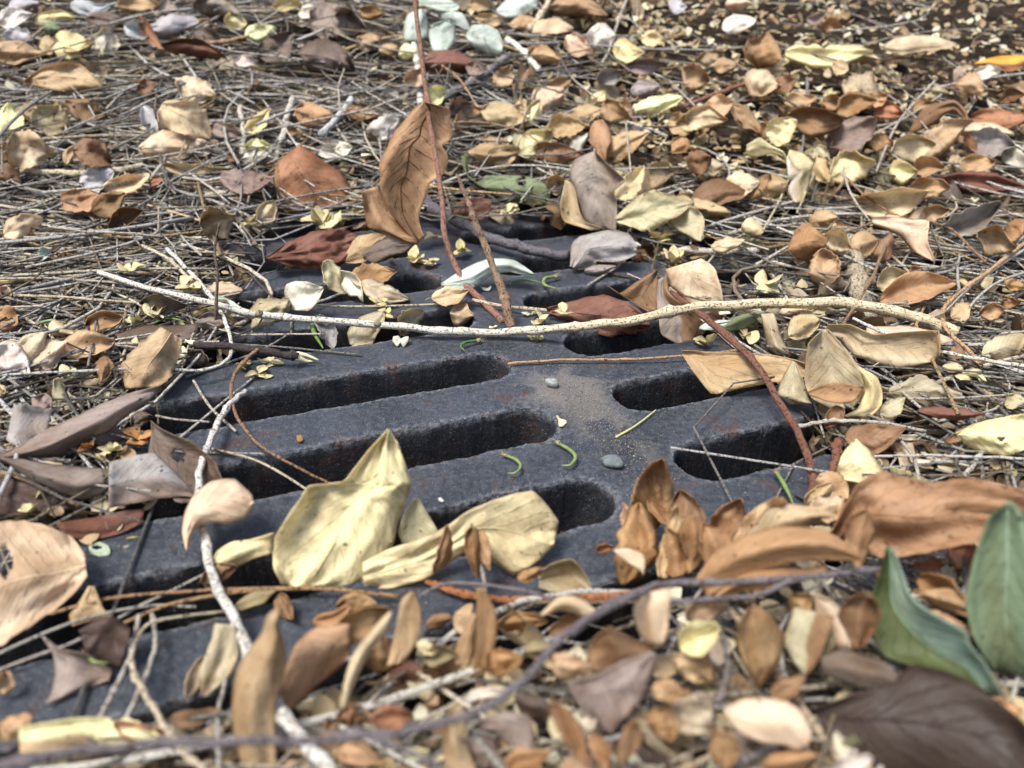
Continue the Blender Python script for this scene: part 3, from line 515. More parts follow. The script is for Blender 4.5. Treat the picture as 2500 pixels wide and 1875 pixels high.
trace('6', 'cream', [(1768,1188,1780,1202),(1880,1128,1850,1272),(2000,1098,1960,1312),(2100,1078,2100,1332),(2215,1062,2215,1292)], 'rolled cream leaf with a brown hole at the right edge', tilt=52, lift=6, edge=-.25, arch=.18, holes=[(2060,1220,22,18)], nu=40, nv=25, land='rolled cream leaf')
trace('6', 'cream', [(1128,1218,1142,1222),(1048,1330,1232,1300),(1018,1422,1312,1420),(1000,1472,1392,1542)], 'pointed pale cream leaf right of the rust stem bend', tilt=50, lift=5, edge=-.08, arch=.08, land='pointed pale cream leaf', veins=4)
trace('D', (190,150,108), [(1785,1165,1800,1192),(1850,1050,1850,1185),(1900,1018,1900,1205),(2000,1042,2000,1195),(2100,1034,2100,1172),(2240,1060,2240,1152)], 'long orange brown leaf with a wavy edge at the right', tilt=58, lift=12, edge=-.16, arch=.06, cr=.15, ej=.06, land='long rust leaf', veins=6)
trace('3', 'brown', [(1468,835,1502,842),(1560,690,1640,782),(1660,648,1702,722),(1762,633,1762,702),(1832,688,1800,742),(1852,762,1832,802)], 'arching brown curled leaf on the right bank', tilt=70, lift=8, edge=.12, land='arching brown leaf', cr=.07)
trace('3', 'lime', [(446,918,452,986),(530,868,520,992),(600,918,600,972),(680,958,680,992),(722,1030,700,1052)], 'yellow green folded leaf curling upward on the right bank', tilt=66, lift=6, edge=.18, land='yellow green folded leaf', c2='olive',
    more=[dict(c='lime', st=[(720,948,700,1002),(802,968,710,1132),(872,1030,730,1142),(852,1110,700,1222),(812,1282,752,1282)], c2='ivory', edge=-.2, arch=.1, tilt=62)])
trace('3', 'peach', [(1232,1370,1250,1422),(1380,1368,1330,1452),(1480,1388,1420,1492),(1602,1398,1450,1532),(1592,1522,1520,1602),(1642,1652,1634,1657)], 'pale pinkish leaf with a long pointed tip on the right bank', tilt=55, lift=6, edge=-.08, land='pale leaf with the long tip', veins=4)
trace('3', 'yellow', [(1878,402,1884,408),(1960,372,1990,420),(2060,352,2080,452),(2140,350,2130,455),(2215,352,2215,410)], 'bright yellow leaf at the top right edge', tilt=55, lift=4, edge=-.12, land='bright yellow leaf', c2='orange')
trace('2', 'mint', [(482,-20,484,10),(560,-30,560,40),(660,-25,660,68),(730,10,720,72),(768,40,762,60)], 'pale mint leaf at the top edge above its cluster', tilt=60, lift=6, edge=-.1, land='mint leaf cluster', veins=4)
for lab, st in (('pale mint leaf, leftmost of the mint cluster at the top', [(420,250,430,262),(415,170,520,270),(440,95,575,230),(500,62,572,150),(535,58,550,70)]),
        ('pale mint leaf in the middle of the mint cluster', [(600,320,690,332),(575,230,738,270),(590,160,745,190),(650,132,740,160),(700,128,720,136)]),
        ('pale mint leaf folded above the mint cluster centre', [(650,95,655,110),(720,72,740,150),(790,85,810,190),(835,170,832,186)]),
        ('large pale mint leaf, rightmost of the mint cluster', [(808,215,815,240),(850,160,860,300),(940,155,950,345),(1010,190,1020,358),(1045,270,1042,330)]),
        ('pale mint leaf cut by the top edge right of its cluster', [(995,70,1010,85),(1060,0,1060,108),(1150,-40,1150,105),(1220,-40,1230,70),(1262,0,1262,30)])):
    trace('2', 'mint', st, lab, tilt=62, lift=6, edge=random.uniform(-.15, .1), arch=.06, veins=4, nu=18, nv=11)
# foreground, close to the lens
trace('7', 'tan', [(1832,613,1762,652),(1700,680,1762,762),(1660,800,1802,872),(1560,930,1812,972),(1490,1050,1792,1102),(1468,1250,1742,1282),(1478,1450,1742,1452),(1550,1720,1762,1720)], 'tall tan leaf with a hooked tip in the near foreground', tilt=68, lift=2, edge=-.15, arch=.05, cr=.09, land='tall hooked leaf')
trace('7', 'rusttan', [(2215,745,2215,932),(2000,768,2132,1042),(1868,880,2002,1142),(1800,1050,1902,1252),(1738,1250,1802,1312)], 'smooth orange tan leaf right of the tall hooked leaf', tilt=60, lift=6, edge=-.15, arch=.12)
trace('7', 'khaki', [(1360,743,1502,760),(1338,850,1512,932),(1258,1050,1482,1012),(1258,1112,1442,1102),(1280,1202,1302,1202)], 'pale khaki leaf with rolled edges left of the tall hooked leaf', tilt=58, lift=2, edge=.2)
trace('7', 'mauve', [(262,823,290,840),(338,940,382,908),(348,1080,562,940),(318,1200,702,1040),(288,1258,692,1102)], 'mauve leaf with a curved point on the near left bar', tilt=38, lift=2, edge=-.1, arch=.06, land='mauve leaf on the near left bar', veins=4)
trace('7', 'dkbrown', [(498,790,520,820),(640,708,540,932),(740,708,620,982),(832,780,760,1032)], 'dark brown leaf behind the grey stalks in front', tilt=45, lift=4, edge=.1)
trace('7', 'tan', [(560,508,592,510),(500,610,632,600),(438,690,652,650),(458,762,702,702)], 'small tan leaf sticking up over the front left slot', tilt=55, lift=1)
trace('7', 'cream', [(120,1400,125,1562),(300,1368,320,1562),(500,1338,500,1542),(680,1338,700,1562),(740,1410,1010,1512)], 'blurred cream tan leaf in the bottom left corner', tilt=45, lift=9, edge=-.15, arch=.08, c2='tan', land='blurred cream leaf')
trace('9', 'fgreen', [(2090,-10,2120,-30),(1990,60,2210,60),(1930,200,2262,200),(1870,400,2330,400),(1838,600,2330,600),(1870,800,2322,800),(1950,950,2302,950),(2020,1042,2202,1082)], 'upright pale green leaf at the right foreground edge', tilt=80, lift=8, m=.5, edge=.14, cr=.02, land='upright pale green leaf', veins=6, ribcol=(190,214,192), ej=.008)
trace('9', 'dgreen', [(1338,250,1370,268),(1288,440,1432,420),(1240,560,1482,560),(1228,700,1562,640),(1250,830,1702,720),(1312,950,1842,800),(1500,1012,1862,880),(1700,1062,1960,1000),(1850,1192,2062,1192)], 'folded green leaf with dark and pale halves at the right', tilt=72, lift=5, edge=.2, c2=(164,190,172), cr=.02, land='folded green leaf', ribcol=(150,186,150), ej=.008)
trace('9', 'dkpurple', [(868,1290,900,1332),(1100,1200,960,1482),(1350,1128,1030,1582),(1500,1000,1250,1720),(1800,1078,1700,1740),(2100,1278,2050,1740),(2270,1440,2240,1740)], 'large dark purple brown leaf in the bottom right corner', tilt=42, lift=6, cr=.02, arch=.04, land='large dark purple leaf', veins=6, ribcol=(60,42,40))
trace('9', 'dkmauve', [(918,960,930,1062),(1060,908,1050,1112),(1200,948,1180,1162),(1330,990,1320,1172),(1406,1090,1400,1122)], 'dull mauve rolled leaf above the large dark purple leaf', tilt=55, lift=12, edge=-.2, arch=.1, cr=.03)
trace('9', 'peach', [(298,1290,310,1302),(420,1218,420,1442),(560,1213,560,1502),(700,1238,680,1512),(800,1308,770,1542),(862,1440,842,1502)], 'bright pinkish white oval leaf at the bottom right foreground', tilt=48, lift=14, edge=-.1, arch=.08, cr=.025, land='bright pinkish white oval leaf')
trace('9', 'ochre', [(118,470,200,572),(240,300,330,502),(430,188,500,432),(650,128,680,372),(850,138,860,342),(1010,188,1020,342),(1182,335,1186,346)], 'arched ochre leaf over the purple twig at the right', tilt=62, lift=10, edge=-.12, arch=.12, cr=.04, land='arched ochre leaf',
    more=[dict(c='ochre', st=[(240,570,250,592),(400,428,420,542),(600,368,640,522),(800,398,820,472),(950,378,960,432)], tilt=50)])
trace('9', 'peach', [(848,543,870,550),(880,640,1012,620),(880,720,1082,740),(930,840,1108,850),(990,912,1112,912)], 'pinkish grey leaf hanging below the arched ochre leaf', tilt=62, lift=9, edge=-.12, arch=.08)
trace('9', 'khaki', [(750,640,1002,700),(680,850,952,852),(740,980,902,972),(808,1072,832,1072)], 'khaki brown funnel shaped leaf in the right foreground', tilt=66, lift=5, edge=.28, c2='brown')
trace('8', 'tan', [(460,543,482,550),(400,600,527,650),(370,760,522,800),(338,900,482,902),(308,1012,402,1000)], 'narrow tan leaf on the small twig in the foreground centre left', tilt=66, lift=6, edge=.1, land='narrow tan leaf at the front')
trace('8', 'ltan', [(330,658,342,680),(200,800,302,800),(90,950,212,902),(48,1080,122,1080),(8,1282,42,1292)], 'light tan strip shaped leaf in the foreground centre left', tilt=60, lift=9, edge=-.2, arch=.05)
trace('8', 'ochre', [(880,518,922,520),(880,620,1002,680),(880,800,1004,830),(860,960,972,962),(838,1092,892,1082)], 'upright ochre leaf at the foreground centre', tilt=72, lift=4, edge=.12, land='upright ochre leaf',
    more=[dict(c='tan', st=[(860,678,880,690),(790,800,880,800),(738,920,862,930),(738,1002,832,1012)], edge=-.1)])
trace('8', 'khaki', [(1268,420,1272,522),(1350,368,1340,542),(1480,333,1470,547),(1560,420,1540,542),(1607,520,1602,537)], 'curled khaki leaf with a brown rim on the near bar', tilt=60, lift=1, edge=.3, arch=-.1, land='curled khaki leaf on the near bar')
trace('8', 'ltan', [(1278,688,1290,696),(1400,578,1400,662),(1480,568,1500,682),(1560,598,1560,702),(1652,680,1652,692)], 'light tan bird shaped leaf beside the purple twig fork', tilt=55, lift=16, edge=-.2, arch=.1)
trace('8', 'peach', [(1920,558,2102,520),(1868,650,2102,640),(1888,760,2092,762),(1930,850,2062,862),(1990,887,2042,887)], 'pale pinkish hanging leaf below the purple twig', tilt=75, lift=12, edge=-.1, arch=.05, cr=.02, land='pale hanging leaf')
trace('8', 'brown', [(1698,770,1722,760),(1608,850,1852,830),(1578,960,1992,900),(1620,1062,1952,950)], 'brown leaf above the mauve tan leaf in the foreground', tilt=55, lift=8, edge=-.1, arch=.08)
trace('8', 'mauve', [(1980,918,2002,930),(1800,978,1992,1072),(1600,1080,1962,1182),(1448,1108,1902,1252),(1500,1232,1802,1362),(1680,1432,1742,1442)], 'mauve tan broad leaf pointing down in the foreground centre', tilt=52, lift=4, edge=-.08, arch=.06, land='broad mauve tan leaf', veins=4)
trace('8', 'ivory', [(798,1240,832,1252),(850,1168,872,1232),(960,1148,972,1212),(1082,1158,1062,1212)], 'small whitish leaf tip under the purple twig', tilt=50, lift=6, nu=14, nv=9)
trace('8', 'mauve', [(848,1388,872,1402),(950,1328,1000,1422),(1100,1298,1060,1492),(1222,1348,1150,1582),(1242,1450,1200,1602)], 'greyish mauve leaf under the purple twig at the bottom', tilt=50, lift=2, edge=-.12)
trace('8', 'tan', [(700,1280,782,1250),(668,1400,802,1402),(668,1552,832,1552),(700,1720,902,1720)], 'tan upright leaf crossing the purple twig at the bottom', tilt=66, lift=6, edge=-.12)
trace('8', 'peach', [(1740,278,1752,292),(1830,268,1860,382),(1932,308,1920,422),(1942,390,1932,442)], 'small pink leaf on the dry sprig at the front of the grate', tilt=62, lift=12, nu=14, nv=9)
# ------------------------------------------------------------------ the other leaves: tile x0 y0 x1 y1 width colour
LEAVES = {
 '1': '''190 520 620 540 150 tan;230 700 420 830 150 khaki;60 960 330 980 180 ltan;60 905 50 670 155 cream;430 650 660 720 110 brown;480 950 690 1030 140 brown;1040 690 1310 860 190 ltan;915 940 1310 950 165 peach;1060 1045 1390 1062 70 ltan;1130 520 1350 600 150 peach;650 345 650 188 150 ivory;370 230 565 270 95 cream;255 290 352 270 100 tan;350 300 500 350 80 cream;-20 320 270 335 115 tan;0 120 190 90 120 ivory;240 130 460 115 60 cream;980 190 1240 140 105 bluegrey;560 120 770 130 90 dkmauve;895 120 1035 300 55 rust;1050 290 1400 360 90 redbrown;1240 40 1500 80 150 mauve;1430 120 1550 150 90 cream;1565 215 1735 180 90 cream;1640 330 1850 220 140 dkmauve;1985 160 2200 70 190 mauve;1900 350 2220 430 190 dkmauve;1555 825 1690 700 75 cream;2030 970 2210 940 85 ivory;1345 805 1515 850 80 mauve;1415 1120 1705 1130 120 mauve;1530 1010 1725 1000 120 ivory;520 1150 705 1090 125 bluegrey;675 1185 925 1110 105 ltan;400 1290 605 1235 135 rusttan;600 1335 775 1230 150 brown;700 1430 890 1340 100 brown;45 1485 255 1390 125 ltan;-20 1080 125 1170 125 brown;255 1635 315 1580 60 mint;1285 1430 1475 1370 170 khaki;1560 935 1710 930 80 cream;1820 850 1935 865 65 ochre;1885 700 2105 750 125 rusttan;870 570 975 530 95 brown;915 690 1000 880 80 bluegrey;1180 950 1300 900 60 peach;1440 990 1520 1010 60 brown;950 1160 1030 1140 50 rust;60 60 230 20 90 bluegrey;470 40 720 20 90 bluegrey;760 20 1010 30 80 tan;980 70 1120 80 90 mauve;1260 150 1330 140 60 ltan;1740 40 1900 30 90 cream;1900 90 2050 70 70 ivory;1250 200 1390 280 90 dkmauve;40 210 210 240 110 bluegrey;290 160 380 190 70 green;800 170 960 210 90 bluegrey;1500 390 1620 400 60 ivory;420 1030 480 930 60 tan;1640 1390 1730 1280 100 khaki''',
 '2': '''560 400 865 420 150 redbrown;150 60 275 85 80 ochre;-10 110 160 170 130 mauve;395 350 492 330 95 cream;270 320 382 300 60 tan;130 290 262 255 95 tan;850 960 1115 970 130 tan;960 990 1135 940 110 ltan;1140 950 1340 835 125 cream;1190 785 1272 640 85 cream;1270 725 1425 580 155 peach;750 800 945 705 115 tan;930 700 1185 750 125 tan;1335 820 1545 800 130 tan;1262 950 1565 1000 110 brown;1488 975 1575 855 75 ivory;1650 780 1690 995 125 rusttan;1720 990 1945 850 120 tan;1490 750 1660 690 105 tan;1690 660 1835 740 115 tan;1875 705 2155 620 95 cream;1865 590 2025 550 105 grey;1590 220 1742 230 145 ivory;1755 305 1925 330 115 cream;1455 240 1605 330 115 peach;1365 50 1680 95 115 rusttan;1245 205 1470 180 90 ltan;1000 525 1095 420 95 tan;1215 345 1395 375 95 tan;850 20 965 45 95 tan;2105 760 2215 790 105 tan;1930 240 2065 265 85 cream;1795 1385 2215 1290 190 khaki;2080 1290 2215 1450 125 khaki;715 705 835 660 115 mauve;200 830 375 760 125 ivory;65 690 235 720 75 ochre;-10 950 85 930 75 ivory;1770 1235 1925 1065 115 ltan;880 110 1050 120 70 tan;1130 700 1190 640 70 ltan;1350 560 1465 510 80 tan;1620 640 1690 580 60 cream;1330 1180 1450 1150 90 ltan;1840 420 2060 400 80 mauve;2100 20 2200 40 70 bluegrey;1100 160 1250 140 80 tan;440 520 520 440 90 peach;570 640 680 560 90 cream;820 420 930 440 80 mauve;1650 500 1800 450 100 grey;60 1640 280 1500 120 tan;180 1620 440 1560 110 dkmauve''',
 '3': '''310 180 492 130 95 ivory;525 410 575 220 185 ochre;735 335 1205 320 110 cream;1000 365 1265 375 95 ltan;1355 300 1745 280 95 khaki;1890 480 2045 440 75 ivory;1110 635 1235 470 195 khaki;455 480 630 540 150 ltan;55 440 200 510 135 tan;185 695 355 640 115 tan;25 790 305 760 120 ltan;385 680 525 830 85 rusttan;530 850 615 780 95 brown;615 890 755 770 135 cream;735 750 1035 760 155 brown;975 890 1245 760 165 mauve;1040 695 1255 640 115 ochre;1575 985 1855 780 130 tan;1900 735 2215 745 105 rust;1395 955 1625 915 135 ltan;1230 910 1365 900 85 ochre;1005 1115 1245 1030 165 cream;895 1000 985 1160 95 tan;1365 1075 1515 1080 115 cream;1515 1065 1685 1060 115 tan;1175 1270 1565 1215 140 ltan;1485 1215 1715 1190 135 rusttan;1725 1135 2175 1180 115 redbrown;2080 960 2195 1085 105 ivory;1725 1440 2035 1290 130 grey;735 1570 945 1520 185 ochre;945 1510 1095 1560 125 ltan;1115 1560 1262 1520 135 tan;855 1405 1015 1380 110 tan;125 1290 435 1225 135 brown;305 1190 515 1150 125 peach;475 1255 585 1110 95 ochre;575 1210 695 1160 120 tan;-10 1280 325 1345 110 tan;-10 1340 145 1510 145 khaki;425 1435 545 1465 95 ltan;85 1040 215 1000 135 brown;195 1050 285 1050 85 khaki;1875 900 2125 920 130 grey;1815 1050 2005 1020 105 tan;1795 530 1945 560 105 tan;1495 690 1635 650 65 ochre;1925 1490 2135 1560 155 tan;2115 1510 2215 1400 95 ochre;925 170 1050 185 75 rusttan;835 125 935 90 55 mauve;325 30 465 20 75 peach;1000 410 1085 440 80 ltan;640 530 760 500 80 brown;1240 640 1330 600 80 rusttan;150 380 290 340 90 khaki;250 420 370 410 70 tan;700 640 880 620 90 tan;1440 520 1560 480 60 dkbrown;1590 560 1720 590 60 khaki;940 640 1040 680 90 rusttan;1270 680 1430 720 90 rust;1840 860 1880 980 70 rust;1480 1420 1570 1310 80 ltan;60 880 -20 960 90 ochre;880 930 960 1010 80 khaki;1800 830 2120 850 80 peach;1560 1370 1720 1330 80 tan;2060 640 2200 600 70 brown;540 690 640 740 90 dkmauve;240 1560 420 1520 70 ltan;1290 1640 1360 1500 90 brown''',
 '4': '''70 775 285 550 205 peach;200 770 425 600 170 peach;-60 660 190 830 190 ivory;380 650 725 600 165 tan;540 510 775 450 115 rusttan;665 700 640 865 115 brown;-20 420 110 500 150 rusttan;1290 300 1535 280 130 peach!;1600 560 1830 340 200 khaki!;1800 330 2045 270 190 ivory;2060 90 2203 300 120 khaki;2010 440 2110 650 110 grey!;1220 490 1480 500 110 mauve;310 500 480 560 90 ltan;880 380 1180 380 120 dkmauve;210 960 330 1060 130 mauve;350 840 470 1050 90 khaki;600 1230 830 1190 120 dkmauve;830 1140 970 1080 90 dkmauve;1180 690 1320 740 110 dkmauve;0 260 60 350 60 peach;-10 880 20 960 60 cream;1320 330 1560 420 60 mint''',
 '5': '''80 210 370 160 150 ochre;150 230 450 340 120 khaki;595 330 825 280 110 ltan;75 620 290 420 165 khaki!;400 560 540 410 125 khaki!;710 430 860 440 150 ltan!;-10 160 160 360 120 ivory;1970 380 2203 330 90 rust!;1560 160 1760 130 50 grey''',
 '6': '''1290 350 1775 240 170 rusttan;930 255 930 15 190 tan;1275 260 1480 190 145 khaki;290 520 585 420 85 green!;715 570 910 470 155 ltan;1205 530 1750 600 130 peach;1935 690 2215 570 155 khaki;1345 930 1850 1000 175 khaki;1070 1215 1455 1150 175 brown;900 1460 1090 1600 180 tan;1430 600 1530 560 70 ivory;1530 1040 1960 1060 80 redbrown;650 430 830 400 70 peach;860 420 1000 410 70 khaki;1740 450 1860 370 110 tan;1920 430 2080 400 100 rusttan;2060 370 2180 360 70 ochre;140 520 500 510 60 mint!;1840 1150 1700 1240 60 brown;820 1640 1000 1500 120 tan;1060 1030 940 1140 100 brown;2080 1000 2215 980 90 khaki;1720 700 1850 620 80 brown;1480 170 1560 140 60 brown;1290 1060 1450 960 100 khaki;2080 220 2215 260 70 ochre;1930 250 2010 200 60 khaki''',
 '7': '''1180 1210 1295 950 95 khaki;-20 1110 95 1140 135 tan;-20 1460 200 1330 165 rusttan;600 1450 1110 1560 170 cream;1060 1360 1400 1290 110 brown;1270 480 1500 380 110 brown;1760 560 1850 720 120 brown;1480 640 1740 540 90 olive;1980 740 2220 640 110 ochre;720 1380 1060 1420 100 rust;2080 1450 2215 1330 130 rusttan''',
 '8': '''-10 905 335 650 155 ochre;330 1085 545 1055 130 redbrown;-10 645 245 620 115 ochre;180 905 405 1010 205 brown;765 805 850 620 95 tan;940 1035 1165 950 145 ochre;850 130 885 455 95 ochre;900 160 960 410 95 rusttan;1140 465 1295 390 65 ochre;1340 805 1565 700 95 ochre;1350 985 1605 1010 135 tan;785 1480 1085 1690 195 mauve;210 1345 475 1330 135 rust;-10 1335 225 1350 135 brown;1345 1240 1580 1640 120 ochre;1600 1450 1700 1690 90 ochre;2000 1280 2110 1500 180 ochre;1800 500 1905 -20 205 ochre;2050 455 2150 0 135 tan;1630 280 1745 270 60 rust;500 870 640 920 70 cream;1000 760 1330 730 110 ochre;1120 1200 1400 1330 130 dkmauve;1990 1150 2200 1200 130 rusttan;1180 920 1360 880 90 olive;550 980 750 940 110 olive;560 760 720 700 70 brown;1880 1360 1780 1640 110 brown;-10 1560 300 1640 130 rusttan;420 1560 580 1560 80 cream;1060 1640 1340 1560 120 ochre;610 420 690 120 80 rusttan''',
 '9': '''25 895 275 760 175 cream;500 640 520 1160 230 ochre;1190 560 1150 905 225 brown;1530 460 1835 620 155 ochre;1740 260 1905 440 160 rust;1500 390 1710 370 105 rust;1260 150 1425 165 125 cream;1205 20 1150 425 150 rusttan;370 250 690 -40 190 tan;100 60 80 425 175 ochre;60 150 120 400 95 brown;-10 960 235 1110 205 tan;-20 1260 260 1420 255 khaki;250 1420 320 1700 150 ochre;1580 700 1850 780 110 rusttan;420 260 1000 60 170 ltan;1400 560 1250 400 90 brown;1600 240 1900 180 90 brown;730 560 860 700 120 ochre;600 1200 820 1080 120 brown;1880 1230 2200 1300 110 rusttan;1000 1660 1250 1600 110 ivory;60 700 330 640 110 ltan;900 1000 1000 760 100 olive;550 1640 900 1580 130 ochre;-20 1150 160 1300 120 brown;1300 1150 1000 1240 100 khaki;1960 700 1500 540 120 rusttan;860 60 1060 -60 130 ltan;1400 250 1600 330 90 grey;1700 900 2000 820 90 brown;450 1000 620 820 120 olive''',
}
LEAVES['D'] = '1395 1155 1432 990 80 ochre;1452 1135 1408 1020 55 ochre;1500 1185 1468 1058 75 brown;1540 1165 1602 1078 75 rusttan;1620 1152 1702 1090 66 tan;1562 1245 1518 1130 66 ochre;1462 1245 1438 1138 64 ochre;1640 1212 1742 1150 56 ltan;1702 1192 1690 1080 66 rusttan;1360 1170 1345 1085 40 rusttan;1590 1225 1640 1130 60 brown'
LIFT = {'D': (3, 11), '1': (1, 8), '2': (1, 8), '3': (2, 10), '4': (1, 5), '5': (.5, 2), '6': (1, 7), '7': (.5, 6), '8': (1, 12), '9': (1, 14)}
for tl, txt in LEAVES.items():
    for row in txt.split(';'):
        q = row.split(); a = [float(v) for v in q[:5]]
        leaf(tl, *a, q[5], lift=random.uniform(*LIFT[tl]), tilt=random.uniform(50, 72) if tl in '89D' else random.uniform(40, 66) if tl in '123' else None)
finish_leaves(298-sum(1 for o in COL.objects if o.name.startswith('fallen_leaf')))
# ------------------------------------------------------------------ branches, twigs, stalks
br = link('dry_branch', None, loc=hit(*src('D', 1095, 717), .003)[0]); br.empty_display_size = .01
tag(br, 'long pale speckled branch lying across the grate with an upright broken stub', 'branch'); LAND.append((np.array(src('D', 1600, 655)), 'speckled branch'))
twig('D', [(213,588,6),(330,624,9),(450,655,10),(560,680,9),(700,690,8),(850,706,6),(980,716,4),(1095,717,4),(1200,710,8),(1290,701,13),(1400,686,17),(1510,664,19),(1650,655,18),(1800,655,14),(1900,668,11),(2000,690,8),(2070,722,4)], 11, 26, 'white', None, 'stem', k=12, rough=.16, c2='straw', parent=br, n=150)
twig('D', [(1108,708,None,.345),(1090,650,None,.350),(1068,585,None,.356),(1045,520,None,.362),(1022,465,None,.366),(1006,425,None,.369),(990,380,None,.372)], 22, 7, (158,128,100), None, 'broken_stub', k=10, rough=.22, parent=br, n=60)
for x, y in ((1290, 700), (1510, 660), (815, 700), (560, 678), (1680, 655), (1880, 660), (1455, 678)):
    a = hit(*src('D', x, y), .012)[0]; V, F, C, U = tube(np.array([a, a+np.array([0, -.0006, .0012]), a+np.array([.0003, -.001, .0021])]), np.array([.0019, .0016, .0007]), 8, jit('straw')*.7, rough=.2, seed=x)
    link('bud_scar', mesh('bud_scar', V-np.array(br.location), quads(F), C, U, mat=M_BARK), br)
twig('D', [(1088,697,None,.352),(1040,648,None,.372),(1000,608,None,.385),(975,555,None,.398),(962,500,None,.405),(951,400,None,.425),(930,280,None,.45),(915,150,None,.475),(900,40,None,.50),(897,-60,None,.52)], 15, 9, (150, 106, 86), 'long thin reddish stem rising from the branch to the top edge', 'thin_stem', n=80); LAND.append((np.array(src('D', 930, 280)), 'thin reddish stem'))
